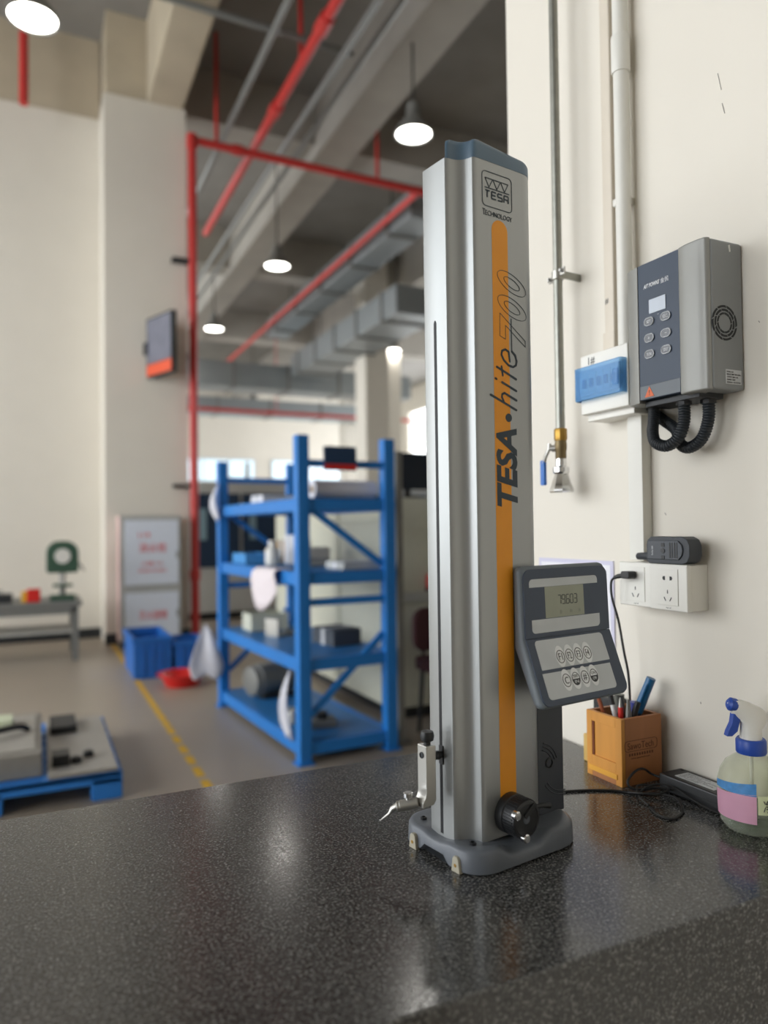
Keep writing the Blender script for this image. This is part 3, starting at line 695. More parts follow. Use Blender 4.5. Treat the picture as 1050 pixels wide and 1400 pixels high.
for z in (1.885, 2.9): MB().box(-0.021, 0.002, -0.030, 0.0, z - 0.007, z + 0.007).build('clip', PVC, c2, bevel=0.002)
c3 = wthing('wall_conduit', 'flat white trunking strip from the controller down to the sockets', 'conduit', 0.978, 0)
MB().box(-0.016, 0.0165, -0.022, 0.0, 1.236, 1.50).build('trunking', PVC, c3, bevel=0.0012)
MB().box(-0.0165, 0.0170, -0.0225, -0.018, 1.237, 1.499).build('trunking_lid', PVC, c3, bevel=0.0008)

# --- breaker box
bb = wthing('breaker_box', 'white breaker box with transparent blue cover beside the controller', 'breaker box', 1.018, 1.492)
MB().prism([(-0.058, 0.0), (-0.058, -0.035), (-0.052, -0.062), (0.0685, -0.062), (0.0690, -0.035), (0.0690, 0.0)], 0.012, 0.121).build('body', WHITEP, bb, bevel=0.002)
MB().box(-0.050, 0.067, -0.048, 0.0, 0.0, 0.013).build('lower_lip', WHITEP, bb, bevel=0.0015)
rail = MB().box(-0.050, 0.050, -0.066, -0.060, 0.045, 0.092).build('breaker_row', mat('breaker_white', (214, 216, 216), 0.4), bb, bevel=0.001)
for i in range(5):
    x = -0.040 + i * 0.0185
    k = MB().box(x, x + 0.0165, -0.0685, -0.064, 0.050, 0.086).build('breaker', WHITEP, rail, bevel=0.0008)
    MB().box(x + 0.004, x + 0.012, -0.0730, -0.067, 0.058, 0.074).build('toggle', mat('toggle_blue', (70, 110, 160), 0.4), rail, bevel=0.001)
MB().prism([(-0.0590, 0.036), (-0.0590, 0.096), (-0.0555, 0.096), (-0.0555, 0.036)], -0.066, -0.050, 'y').build('cover_edge', BLUEC, bb, bevel=0.002)
cv = MB(); outer = [(-0.0560, -0.058), (-0.0560, -0.070), (-0.051, -0.0765), (0.0630, -0.0765), (0.066, -0.073), (0.066, -0.058)]
inner = [(0.0645, -0.058), (0.0645, -0.0723), (0.0622, -0.0753), (-0.050, -0.0753), (-0.0547, -0.0695), (-0.0547, -0.058)]
cv.prism(outer + inner, 0.036, 0.096).build('cover', BLUEC, bb, bevel=0.0006)
MB().box(0.048, 0.061, -0.0785, -0.0760, 0.050, 0.078).build('cover_latch', BLUEC, bb, bevel=0.001)
text('handwritten_mark', '1#', KEYD, bb, (-0.030, -0.0622, 0.1005), (1, 0, 0), (0, 0, 1), w=0.017, h=0.015)

# --- motor controller
ct = wthing('motor_controller', 'grey wall-mounted controller box with slate blue keypad panel and fan grille', 'controller', 0.858, 1.500)
MB().prism([(-0.0885, 0.0), (-0.0885, -0.050), (0.030, -0.060), (0.0885, -0.0690), (0.0885, 0.0)], 0.002, 0.2285).build('case', GREYD, ct, bevel=0.005, seg=3)
lw_ = [(-0.0890, -0.030), (-0.0890, -0.055), (-0.084, -0.066), (-0.075, -0.0715), (-0.062, -0.0745), (-0.0525, -0.0755), (-0.0525, -0.030)]
MB().prism(lw_, 0.0, 0.2285).build('left_wing', GREYB, ct, bevel=0.0012)
rw_ = [(0.0330, -0.030), (0.0330, -0.0760), (0.050, -0.0790), (0.072, -0.0785), (0.082, -0.0762), (0.0872, -0.0720), (0.0865, -0.066), (0.080, -0.060)]
MB().prism(rw_, 0.0, 0.2300).build('right_wing', GREYB, ct, bevel=0.003)
pn = MB().box(-0.0525, 0.0330, -0.0740, -0.030, 0.0045, 0.2290).build('front_panel', SLATE, ct, bevel=0.0008)
MB().box(-0.0520, 0.0325, -0.0746, -0.070, 0.0050, 0.0275).build('terminal_cover', mat('slate_grey', (92, 100, 108), 0.4), ct, bevel=0.0008)
PY = -0.0742
MB().prism([(-0.041, 0.008), (-0.021, 0.008), (-0.031, 0.025)], -0.0752, -0.0743, 'y').build('warning_triangle', ORANGES, ct, smooth=False)
text('lettering', '!', KEYD, ct, (-0.0317, -0.0752, 0.0105), (1, 0, 0), (0, 0, 1), w=0.0016, h=0.0085)
scr = MB().prism(rrect(-0.0285, 0.0065, 0.143, 0.166, 0.001), -0.0752, -0.073, 'y').build('screen', SCREEN, pn, bevel=0.0003)
text('lettering', 'AIT POWNS', WHITEI, pn, (-0.0400, PY, 0.187), (1, 0, 0), (0, 0, 1), w=0.034, h=0.0068, shear=0.3, bold=0.025)
text('lettering', '金民', WHITEI, pn, (-0.0040, PY, 0.186), (1, 0, 0), (0, 0, 1), w=0.0170, h=0.0085)
MB().cyl((-0.010, -0.0738, 0.1385), (-0.010, -0.0746, 0.1385), 0.0008, n=10).build('indicator', WHITEI, pn)
for r_, z in enumerate((0.131, 0.104, 0.0775)):
    for x, s_ in ((-0.0290, ('SET', '+', 'RUN')[r_]), (0.0060, ('ESC', '-', 'STOP')[r_])):
        bt = MB().prism(rrect(x - 0.0095, x + 0.0095, z - 0.0062, z + 0.0062, 0.006, 5), -0.0756, -0.073, 'y').build('button', mat('button_smoke', (70, 74, 80), 0.25), pn, bevel=0.0005)
        MB().tube([(px, -0.0757, pz) for px, pz in rrect(x - 0.0096, x + 0.0096, z - 0.0063, z + 0.0063, 0.006, 5)], 0.0006, 6, closed=True).build('button_ring', WHITEI, bt)
        text('button_mark', s_, WHITEI, bt, (x - 0.0045 if len(s_) > 1 else x - 0.002, -0.0757, z - (0.0024 if s_ != '-' else 0.0004)), (1, 0, 0), (0, 0, 1), w=0.009 if len(s_) > 1 else 0.004, h=0.0048 if s_ != '-' else 0.0009, th=0.0002)
gc = (0.0886, -0.042, 0.102)
gr = MB()
for ring_i, (ra, rb) in enumerate(((0.0130, 0.0160), (0.0180, 0.0215), (0.0235, 0.0268))):
    for k in range(8):
        a0 = k * 45 + ring_i * 17
        pts = [(gc[1] + ra * math.cos(R(a0 + 40 * i / 5)), gc[2] + ra * math.sin(R(a0 + 40 * i / 5))) for i in range(6)] + [(gc[1] + rb * math.cos(R(a0 + 6 + 40 * i / 5)), gc[2] + rb * math.sin(R(a0 + 6 + 40 * i / 5))) for i in range(5, -1, -1)]
        gr.prism(pts, 0.0880, 0.0889, 'x')
g_ = gr.build('fan_grille', mat('grille_dark', (30, 33, 36), 0.6), ct, smooth=False); g_['kind'] = 'stuff'
st_ = MB().box(0.0880, 0.0889, -0.042, -0.008, 0.010, 0.032).build('rating_label', LABEL, ct, smooth=False)
for i in range(5): text('label_text', ('MODEL A10', 'INPUT 380V 3PH 50Hz', 'OUTPUT 380V 4.2A', 'POWER 1.5kW', 'SERIAL 0210358')[i], KEYD, st_, (0.0890, -0.040, 0.0275 - i * 0.0040), (0, 1, 0), (0, 0, 1), w=(0.014, 0.030, 0.024, 0.018, 0.029)[i], h=0.0022, th=0.0002)
MB().bar((0.0886, -0.030, 0.222), (0.088, -0.028, 0.212), 0.0015, 0.004, (1, 0, 0)).build('tape_scrap', WHITEP, ct)
MB().tube([(0.0886 - 0.160, -0.0668, 0.155 + 0.0), (0.0886 - 0.1555, -0.0705, 0.195)], 0.0006, 6).build('scratch', WHITEP, ct)
MB().box(-0.052, 0.058, -0.063, -0.010, -0.006, 0.003).build('gland_plate', DARKM, ct, bevel=0.001)
hoseA = smooth_path([Vector(p) + Vector((0.004, 0.008, 0)) for p in ((0.040, -0.036, -0.004), (0.040, -0.036, -0.035), (0.028, -0.038, -0.066), (0.004, -0.040, -0.078), (-0.018, -0.036, -0.068), (-0.030, -0.030, -0.045), (-0.058, -0.026, -0.026), (-0.080, -0.022, -0.012), (-0.092, -0.020, 0.004))], 8)
hoseB = smooth_path([Vector(p) + Vector((-0.002, -0.008, 0)) for p in ((0.018, -0.042, -0.004), (0.018, -0.042, -0.036), (0.010, -0.046, -0.062), (-0.010, -0.050, -0.074), (-0.034, -0.050, -0.066), (-0.046, -0.044, -0.048), (-0.052, -0.036, -0.030), (-0.056, -0.030, -0.010), (-0.056, -0.028, 0.004))], 8)
for pth, lab in ((hoseA, 'black corrugated hose looping under the controller to the conduit'), (hoseB, 'black corrugated hose hanging in front of the other under the controller')):
    pp, rr_ = helixhose(pth, 0.0098, 0.0042)
    h = wthing('corrugated_hose', lab, 'hose', 0.858, 1.500, 'hoses under the controller')
    MB().tube(pp, rr_, 12).build('sleeve', HOSE, h, ang=60)
    MB().cyl(pp[0] + Vector((0, 0, 0.002)), pp[0] - Vector((0, 0, 0.008)), 0.0118, n=8).build('gland', BLACK, h)

# --- sockets
def socket(label, Y, depth, two):
    t = wthing('wall_socket', label, 'socket', Y, 1.196, 'wall sockets above the table')
    MB().box(-0.0385, 0.0385, -depth + 0.006, 0.0, -0.037, 0.037).build('back_box', WHITEP, t, bevel=0.002)
    f = MB().box(-0.0395, 0.0395, -depth - 0.002, -depth + 0.008, -0.038, 0.038).build('face_plate', WHITEP, t, bevel=0.002)
    MB().box(-0.0225, 0.0215, -depth - 0.0032, -depth, -0.029, 0.030).build('insert', WHITEP, f, bevel=0.0006)
    yy = -depth - 0.0034
    def slit(x, z, w, h, a, nm='slot'):
        b = MB().box(-w / 2, w / 2, yy, yy + 0.0006, -h / 2, h / 2); b.xf(Matrix.Translation((x, 0, z)) @ Matrix.Rotation(R(a), 4, 'Y')); b.build(nm, BLACKR, f, smooth=False)
    slit(0.0, -0.0070, 0.0018, 0.0062, 0); slit(-0.0058, -0.0190, 0.0018, 0.0072, -30); slit(0.0062, -0.0190, 0.0018, 0.0072, 30)
    if two:
        for s_ in (-1, 1):
            MB().prism([(s_ * 0.0048, 0.0115), (s_ * 0.0048, 0.0185), (s_ * 0.0090, 0.0180), (s_ * 0.0105, 0.0150), (s_ * 0.0090, 0.0120)], yy, yy + 0.0006, 'y').build('slot', BLACKR, f, smooth=False)
    text('maker_mark', 'legrand', KEYD, f, (-0.0045, -depth - 0.0021, -0.0345), (1, 0, 0), (0, 0, 1), w=0.010, h=0.0022, th=0.0002)
    return t
socket('right white wall socket under the two-way radio', 0.884, 0.046, True)
socket('left white wall socket with the black plug in it', 0.9635, 0.038, False)
ch = wthing('phone_charger_cable', 'black plug and cable running from the left socket down behind the pen box', 'cable', 0.9635, 1.196)
MB().prism(rrect(-0.016, 0.0045, 0.0095, 0.0225, 0.004), -0.060, -0.0415, 'y').build('plug', BLACK, ch, bevel=0.002)
MB().tube([(-0.012, -0.054, 0.015), (-0.022, -0.060, 0.013), (-0.029, -0.062, 0.010)], [0.0048, 0.004, 0.0030], 10).build('strain_relief', BLACK, ch)
MB().tube(smooth_path([(-0.027, -0.062, 0.011), (-0.036, -0.062, 0.002), (-0.037, -0.060, -0.025), (-0.0325, -0.050, -0.068), (-0.0265, -0.045, -0.119), (-0.0275, -0.035, -0.159), (-0.0455, -0.015, -0.203), (-0.0545, -0.0065, -0.235), (-0.0545, -0.0065, -0.285), (-0.060, -0.0065, -0.322), (-0.076, -0.007, -0.330)], 10), 0.0021, 8).build('cord', BLACKR, ch)
# --- two-way radio lying on the sockets
rd = wthing('two_way_radio', 'black two-way radio lying on its side on the wall sockets', 'radio', 0.882, 1.2345)
ol = [(-0.045, 0.004), (-0.040, 0.0), (0.030, 0.0), (0.040, 0.004), (0.045, 0.013), (0.045, 0.030), (0.040, 0.040), (0.030, 0.0445), (0.020, 0.0445), (0.018, 0.0430), (0.012, 0.0430), (0.010, 0.0445), (-0.036, 0.0445), (-0.043, 0.039), (-0.045, 0.032)]
MB().prism(ol, -0.050, -0.022, 'y').build('body', RADIO, rd, bevel=0.003)
fo = MB().prism([(-0.040, 0.007), (0.024, 0.007), (0.031, 0.014), (0.033, 0.022), (0.031, 0.031), (0.024, 0.038), (-0.040, 0.038)], -0.0525, -0.045, 'y').build('face', RADIOF, rd, bevel=0.001)
for x in (0.0075, 0.0120, 0.0175, 0.0220): MB().box(x - 0.0010, x + 0.0010, -0.0532, -0.052, 0.010, 0.035).build('speaker_slot', BLACK, fo, smooth=False)
for x, z, w in ((-0.007, 0.031, 0.0035), (-0.007, 0.0105, 0.0035)): MB().box(x - w, x + w, -0.0534, -0.052, z - 0.003, z + 0.003).build('radio_button', BLACK, fo, bevel=0.0006)
MB().cyl((-0.007, -0.052, 0.0215), (-0.007, -0.0536, 0.0215), 0.0042, n=16).build('round_button', BLACK, fo)
text('lettering', 'BELFUN', WHITEI, fo, (-0.0310, -0.0526, 0.029), (0, 0, -1), (1, 0, 0), w=0.015, h=0.0028, th=0.0002)
MB().tube([(-0.043, -0.036, 0.0110), (-0.050, -0.036, 0.0110), (-0.078, -0.036, 0.0100), (-0.0800, -0.036, 0.0100)], [0.0072, 0.0072, 0.0060, 0.0045], 14).build('antenna', RADIO, rd)
MB().cyl((-0.043, -0.034, 0.0300), (-0.048, -0.034, 0.0300), 0.0055, n=16).build('channel_knob', RADIO, rd)
# --- notice on the wall behind the display
nt_ = wthing('wall_notice', 'pale lilac bordered notice sheet on the wall behind the display', 'notice', 1.17, 1.055)
MB().box(-0.112, 0.112, -0.003, 0.0005, 0, 0.176).build('sheet', PAPERL, nt_, smooth=False)
MB().box(-0.104, 0.104, -0.0034, -0.002, 0.008, 0.168).build('margin', PAPER, nt_, smooth=False)
MB().box(-0.094, 0.094, -0.0038, -0.003, 0.018, 0.158).build('printed_panel', PAPERG, nt_, smooth=False)

# ================================================================== on the granite table
# --- bamboo pen box
X0, X1, Ya, Yb, Hc = 0.876, 0.966, 0.937, 1.022, 0.112
pb = thing('pen_box', 'square bamboo pen box with engraved side against the wall', 'pen box', (X0, Ya, T))
W_, D_ = X1 - X0, Yb - Ya
MB().box(0.008, W_ - 0.0, 0.0, 0.007, 0, Hc).build('engraved_side', WOODD, pb, bevel=0.0008)
MB().box(0.008, W_ - 0.0, D_ - 0.007, D_, 0, Hc).build('rear_side', WOODD, pb, bevel=0.0008)
MB().box(W_ - 0.007, W_, 0.0072, D_ - 0.0072, 0, Hc).build('wall_side', WOODD, pb, bevel=0.0008)
MB().box(0.008, W_ - 0.0072, 0.0072, D_ - 0.0072, 0, 0.006).build('bottom', WOODD, pb)
MB().box(0, 0.0078, 0, 0.0145, 0.0, Hc).build('frame_stile', WOODL, pb, bevel=0.0006)
MB().box(0, 0.0078, D_ - 0.013, D_, 0.0, Hc).build('frame_stile', WOODL, pb, bevel=0.0006)
MB().box(0, 0.0078, 0.0145, D_ - 0.013, Hc - 0.017, Hc).build('frame_rail', WOODL, pb, bevel=0.0006)
MB().box(0, 0.0078, 0.0145, D_ - 0.013, 0.018, 0.036).build('frame_rail', WOODL, pb, bevel=0.0006)
MB().box(0.0002, 0.0078, 0.0145, D_ - 0.013, 0.0, 0.018).build('frame_rail', WOODD, pb, bevel=0.0006)
MB().box(-0.0015, 0.004, 0.0105, D_ - 0.005, 0.0095, 0.0185).build('yellow_strip', WOODY, pb, bevel=0.0005)
MB().box(0.0035, 0.0078, 0.0140, D_ - 0.012, 0.034, Hc - 0.015).build('recess_panel', WOODL, pb)
MB().box(0.0012, 0.0050, D_ - 0.0165, D_ - 0.0128, 0.036, Hc - 0.017).build('recess_edge', WOODR, pb)
text('engraving', 'SawoTech', BURN, pb, (0.0130, -0.0001, 0.0600), (1, 0, 0), (0, 0, 1), w=0.058, h=0.0115, bold=0.0)
MB().tube([(px, -0.0002, pz) for px, pz in rrect(0.0070, 0.0790, 0.0570, 0.0745, 0.006)], 0.0005, 6, closed=True).build('engraved_frame', BURN, pb)
b = MB()
for i in range(10): b.box(0.016 + i * 0.0056, 0.0190 + i * 0.0056, -0.0003, 0.0003, 0.0490, 0.0535)
o_ = b.build('engraved_marks', BURN, pb, smooth=False); o_['kind'] = 'stuff'
text('engraving', 'www.sawotech.com', BURN, pb, (0.020, -0.0001, 0.0440), (1, 0, 0), (0, 0, 1), w=0.042, h=0.0025)
# --- pens
def pen(name, label, cat, p0, p1, parts, g='pens in the bamboo box'):
    """parts: list of (part name, t0, t1, r0, r1, material) along p0 -> p1"""
    p0 = Vector(p0); p1 = Vector(p1); t = thing(name, label, cat, p0, 0, g); d = p1 - p0
    for nm, a, b_, r0, r1, m in parts: MB().cyl(d * a, d * b_, r0, r1, 16).build(nm, m, t)
    return t
zb = T + 0.0075
BLUEM = mat('marker_blue', (16, 92, 140), 0.35); BARR = mat('marker_barrel', (30, 46, 60), 0.4)
mk_ = pen('marker_pen', 'thick blue-capped marker leaning towards the wall', 'marker', (0.918, 1.000, zb), (0.953, 0.945, T + 0.172), [('barrel', 0, 0.66, 0.0078, 0.0078, BARR), ('cap', 0.64, 1.0, 0.0086, 0.0078, BLUEM)])
mk_2 = (Vector((0.953, 0.945, T + 0.172)) - Vector((0.918, 1.0, zb)))
MB().bar(mk_2 * 0.70 + Vector((-0.008, -0.004, 0)), mk_2 * 0.94 + Vector((-0.008, -0.004, 0)), 0.004, 0.002).build('cap_clip', BLUEM, mk_)
pen('pencil', 'orange pencil leaning left in the bamboo box', 'pencil', (0.915, 0.975, zb), (0.894, 1.020, T + 0.150), [('shaft', 0, 1.0, 0.0034, 0.0034, mat('pencil_orange', (208, 120, 40), 0.4)), ('stripe', 0.30, 0.98, 0.0036, 0.0036, mat('pencil_brown', (140, 70, 36), 0.4))])
pen('ballpoint_pen', 'white and black ballpoint pen beside the pencil', 'pen', (0.920, 0.970, zb), (0.908, 1.000, T + 0.150), [('barrel', 0, 0.82, 0.0042, 0.0042, mat('pen_white', (226, 226, 224), 0.3)), ('grip', 0.80, 1.0, 0.0046, 0.0040, BLACK)])
pen('marker_pen', 'grey-capped black marker standing at the back of the bamboo box', 'marker', (0.935, 1.004, zb), (0.935, 1.003, T + 0.135), [('barrel', 0, 0.78, 0.0078, 0.0078, BLACK), ('cap', 0.76, 1.0, 0.0086, 0.0086, mat('cap_grey', (96, 98, 90), 0.5))])
pen('ballpoint_pen', 'red pen with a steel tip in the middle of the bamboo box', 'pen', (0.908, 0.968, zb), (0.902, 0.966, T + 0.140), [('barrel', 0, 0.88, 0.0044, 0.0044, mat('pen_red', (206, 52, 48), 0.35)), ('tip', 0.87, 1.0, 0.0038, 0.0012, STEEL)])
tw = thing('tweezers', 'grey metal tweezers standing beside the red pen', 'tweezers', (0.908, 0.953, zb), 0, 'pens in the bamboo box')
for s_ in (-1, 1): MB().rings([[Vector((s_ * (0.0015 + 0.003 * math.sin(math.pi * k / 8)) + x * 0.001, y * w_, 0.132 * k / 8)) for x, y in ((-1, -1), (1, -1), (1, 1), (-1, 1))] for k, w_ in enumerate((0.005, 0.005, 0.005, 0.0048, 0.0045, 0.004, 0.003, 0.002, 0.001))]).build('blade', MIDG, tw)
pen('ballpoint_pen', 'purple-blue capped pen behind the pink eraser stick', 'pen', (0.945, 0.985, zb), (0.940, 0.976, T + 0.127), [('barrel', 0, 0.88, 0.0048, 0.0048, mat('pen_pink', (200, 72, 96), 0.4)), ('cap', 0.84, 1.0, 0.0065, 0.0065, mat('pen_violet', (84, 92, 170), 0.4))])
pen('ballpoint_pen', 'black clip pen with white barrel leaning right in the bamboo box', 'pen', (0.895, 0.975, zb), (0.925, 0.948, T + 0.134), [('barrel', 0, 0.80, 0.0046, 0.0046, mat('pen_white', (226, 226, 224), 0.3)), ('cap', 0.78, 1.0, 0.0056, 0.0050, BLACK)])
# --- things behind the box
bk = thing('wood_block', 'small pale wooden block standing behind the pen box', 'block', (0.925, 1.062, T))
MB().box(-0.008, 0.030, -0.018, 0.018, 0, 0.050).build('block', mat('pale_wood', (206, 170, 96), 0.5, vary=0.1), bk, bevel=0.002)
dk = thing('black_case', 'flat black case standing against the wall behind the pen box', 'case', (0.955, 1.058, T))
MB().box(-0.010, 0.020, -0.030, 0.026, 0, 0.118).build('shell', BLACK, dk, bevel=0.003)
MB().box(-0.0108, -0.009, -0.026, 0.022, 0.060, 0.062).build('seam', MIDG, dk)
# --- power adapter
ad = thing('power_adapter', 'black power adapter brick with grey label lying against the wall', 'adapter', (0.925, 0.787, T))
MB().box(0, 0.050, 0, 0.118, 0.0005, 0.028).build('case', BLACK, ad, bevel=0.003)
MB().box(-0.0004, 0.0504, -0.0004, 0.1184, 0.0135, 0.0145).build('seam', BLACKR, ad, bevel=0.0003)
al = MB().box(0.010, 0.040, 0.018, 0.094, 0.0276, 0.0284).build('label', LABEL, ad, smooth=False)
for i in range(6): text('label_text', ('AC ADAPTER', 'INPUT 100-240V 50/60Hz', 'OUTPUT 12V 5A', 'CAUTION INDOOR USE ONLY', 'CE FC RoHS', 'MADE IN CHINA')[i], KEYD, al, (0.0125 + i * 0.0044, 0.090, 0.0284), (0, -1, 0), (1, 0, 0), w=(0.04, 0.064, 0.05, 0.066, 0.03, 0.045)[i], h=0.0026, th=0.0001)
for (x, y) in ((0.008, 0.008), (0.042, 0.008), (0.042, 0.108)): MB().lathe([(0.0035, 0), (0.0035, 0.0006), (0.0020, 0.0007), (0.0018, 0.0002), (0, 0.0002)], (x, y, 0.0279), (0, 0, 1), 12).build('screw_cap', BLACKR, ad)
zc = 0.0022
def cable(label, pts, r=0.0020):
    o = Vector((pts[0][0], pts[0][1], T)); t = thing('power_cable', label, 'cable', o, 0, 'black cables on the table')
    MB().tube([Vector(p) - o for p in smooth_path([(x, y, T + z + r) for x, y, z in pts], 10)], r, 8).build('cord', BLACKR, t); return t
cable('black power cable running from the gauge to the adapter tangle', [(0.690, 0.945, 0), (0.735, 0.967, 0), (0.790, 0.960, 0), (0.846, 0.934, 0), (0.872, 0.905, 0), (0.896, 0.880, 0.003), (0.905, 0.850, 0.0042), (0.880, 0.815, 0), (0.845, 0.802, 0), (0.838, 0.822, 0), (0.850, 0.850, 0)])
cable('black output cable looping up beside the pen box', [(0.936, 0.908, 0.014), (0.930, 0.925, 0.016), (0.915, 0.928, 0.026), (0.895, 0.926, 0.026), (0.874, 0.922, 0.014), (0.876, 0.914, 0.004), (0.892, 0.902, 0.0042), (0.905, 0.890, 0.0084), (0.921, 0.870, 0.0084)])
cable('black cable trailing along the front of the adapter', [(0.868, 0.893, 0.0042), (0.885, 0.912, 0.0084), (0.905, 0.905, 0.0084), (0.915, 0.890, 0.0128), (0.921, 0.870, 0.0128), (0.920, 0.84, 0.008), (0.919, 0.81, 0.003), (0.925, 0.780, 0.001), (0.945, 0.775, 0.001)], 0.0016)
cable('small coil of black cable between the box and the adapter', [(0.855, 0.858, 0), (0.862, 0.885, 0.0042), (0.885, 0.897, 0.0084), (0.908, 0.893, 0.0126), (0.915, 0.878, 0.0126), (0.904, 0.866, 0.0126), (0.882, 0.868, 0.0084), (0.866, 0.882, 0.0084), (0.858, 0.905, 0.0042)], 0.0017)
# --- spray bottle
sb = thing('spray_bottle', 'clear spray bottle with blue and white trigger at the right edge', 'spray bottle', (0.9285, 0.733, T), R(-25))
prf = [(0.0, 0.004), (0.028, 0.001), (0.036, 0.0005), (0.0400, 0.005)]
for i in range(4): prf += [(0.0425 + i * 0.0008, 0.009 + i * 0.006), (0.0412 + i * 0.0008, 0.012 + i * 0.006)]
prf += [(0.0460, 0.036), (0.0465, 0.050), (0.0455, 0.066), (0.0420, 0.080), (0.0350, 0.092), (0.0240, 0.1005), (0.0175, 0.104), (0.0165, 0.110)]
MB().lathe(prf, n=48, caps=False).build('bottle', CLEAR, sb)
MB().lathe([(0.0, 0.0055), (0.036, 0.0055), (0.0400, 0.012), (0.0425, 0.020), (0.0425, 0.028), (0.0, 0.028)], n=40).build('liquid', clear_mat('cleaner_liquid', (180, 190, 180), (206, 216, 206), 0.1, 0.06), sb)
def wrap(nm, m, a0, a1, z0, z1, top=None):
    rr_ = lambda z: 0.0469 - 0.9 * abs(z - 0.052) ** 2
    n = 14; V = []; F = []
    for k in range(5):
        for i in range(n + 1):
            a = R(a0 + (a1 - a0) * i / n); zz = z0 + (z1 - z0 + (top * (i / n - 0.5) if top else 0)) * k / 4; r = rr_(zz)
            V.append((r * math.cos(a), r * math.sin(a), zz))
    for k in range(4):
        for i in range(n): q = k * (n + 1) + i; F.append((q, q + 1, q + n + 2, q + n + 1))
    return MB().add(V, F).build(nm, m, sb)
wrap('pink_label', mat('label_pink', (222, 168, 192), 0.35, vary=0.06), 168, 250, 0.020, 0.058, 0.006)
wrap('blue_label', mat('label_blue', (84, 146, 206), 0.35, vary=0.25, scale=120), 168, 250, 0.0585, 0.072, 0.008)
wl = wrap('white_label', mat('label_pale_green', (214, 220, 178), 0.35, vary=0.1, scale=90), 252, 312, 0.034, 0.060)
for i, ch_ in enumerate('净洁'):
    a = R(266 + i * 18); c_, s_ = math.cos(a), math.sin(a)
    text('label_text', ch_, KEYD, wl, (0.0476 * c_ + 0.005 * s_, 0.0476 * s_ - 0.005 * c_, 0.038), (-s_, c_, 0), (0, 0, 1), w=0.012, h=0.017, th=0.0003)
BLT = mat('trigger_blue', (38, 76, 168), 0.4)
MB().lathe([(0.0195, 0.106), (0.0205, 0.108), (0.0205, 0.124), (0.0185, 0.127), (0.0, 0.127)], n=28).build('collar', BLT, sb)
hd_ = MB().rings([[Vector((x_ * w_ + ox, y_ * d_, z_)) for x_, y_ in [(math.cos(R(a)), math.sin(R(a))) for a in range(0, 360, 30)]] for (w_, d_, ox, z_) in ((0.0150, 0.0150, 0.0, 0.127), (0.0145, 0.0140, 0.0, 0.140), (0.0190, 0.0125, 0.004, 0.150), (0.0260, 0.0110, 0.0, 0.160), (0.0240, 0.0105, -0.008, 0.170), (0.0160, 0.0095, -0.017, 0.178), (0.0080, 0.0070, -0.020, 0.182))]).build('spray_head', WHITEP, sb, ang=60)
MB().rings([[Vector((x, y * 0.0055, z)) for x, y in ((a_, -1), (b_, -1), (b_, 1), (a_, 1))] for a_, b_, z in ((-0.027, -0.015, 0.163), (-0.029, -0.018, 0.150), (-0.035, -0.021, 0.138), (-0.037, -0.029, 0.131))]).build('trigger', BLT, sb, bevel=0.001)
MB().lathe([(0.0085, 0.0), (0.0095, 0.002), (0.0095, 0.010), (0.006, 0.013), (0, 0.013)], (-0.020, 0, 0.174), (-1, 0, 0.25), 18).build('nozzle', BLT, sb)
MB().cyl((0, 0, 0.012), (0, 0, 0.11), 0.0025, n=10).build('dip_tube', WHITEP, sb)

# ================================================================== the workshop behind the table
# --- blue steel rack
RA = R(3.2)
rk = thing('steel_rack', 'blue steel storage rack with four shelves standing behind the table', 'rack', (1.330, 3.870, 0), RA)
RW, RL, PW = 0.545, 1.545, 0.070
for x in (0, RW):
    for y in (0, RL):
        up_ = MB().box(x - PW / 2, x + PW / 2, y - PW / 2, y + PW / 2, 0.006, 1.82 if y == 0 else 1.80).build('upright', RACKB, rk, bevel=0.004)
        MB().box(x - 0.05, x + 0.05, y - 0.05, y + 0.05, 0, 0.008).build('foot_plate', RACKB, up_)
SH = (0.115, 0.575, 1.055, 1.470)
for z in SH:
    for x in (0, RW): MB().box(x - 0.02, x + 0.02, PW / 2, RL - PW / 2, z - 0.075, z).build('side_beam', RACKB, rk, bevel=0.003)
    for y in (0, RL): MB().box(PW / 2, RW - PW / 2, y - 0.02, y + 0.02, z - 0.070, z - 0.002).build('end_beam', RACKB, rk, bevel=0.003)
    for k in range(4): MB().box(0.022, RW - 0.022, 0.03 + k * 0.374, 0.03 + (k + 1) * 0.374 - 0.006, z - 0.022, z - 0.002).build('shelf_panel', RACKD, rk, bevel=0.002)
for y in (0, RL):
    for z in (0.885, 1.665): MB().box(PW / 2, RW - PW / 2, y - 0.015, y + 0.015, z - 0.02, z + 0.02).build('end_rail', RACKB, rk, bevel=0.002)
    for za, zb_ in ((0.26, 0.68), (1.42, 1.085)): MB().bar((0.04, y, za), (RW - 0.04, y, zb_), 0.02, 0.038).build('diagonal_brace', RACKB, rk, bevel=0.002)
RM = Matrix.Translation((1.330, 3.870, 0)) @ Matrix.Rotation(RA, 4, 'Z')
def onrack(name, label, cat, x, y, z, rz=0.0): return thing(name, label, cat, RM @ Vector((x, y, z)), RA + rz, 'things kept on the blue rack')
t = onrack('paper_roll', 'long white paper roll lying across the top shelf of the rack', 'paper roll', 0.10, 0.085, SH[3], R(2))
MB().cyl((0, 0, 0.054), (0.40, 0, 0.054), 0.054, n=28).build('roll', PAPER, t); MB().lathe([(0.022, -0.003), (0.022, 0.406), (0.017, 0.406), (0.017, -0.003)], (0, 0, 0.054), (1, 0, 0), 20).build('core', mat('cardboard', (176, 146, 104), 0.8), t)
t = thing('hanging_sign', 'dark blue sign with red strip hooked on the top rail of the rack', 'sign', RM @ Vector((0.12, -0.042, 1.625)), RA)
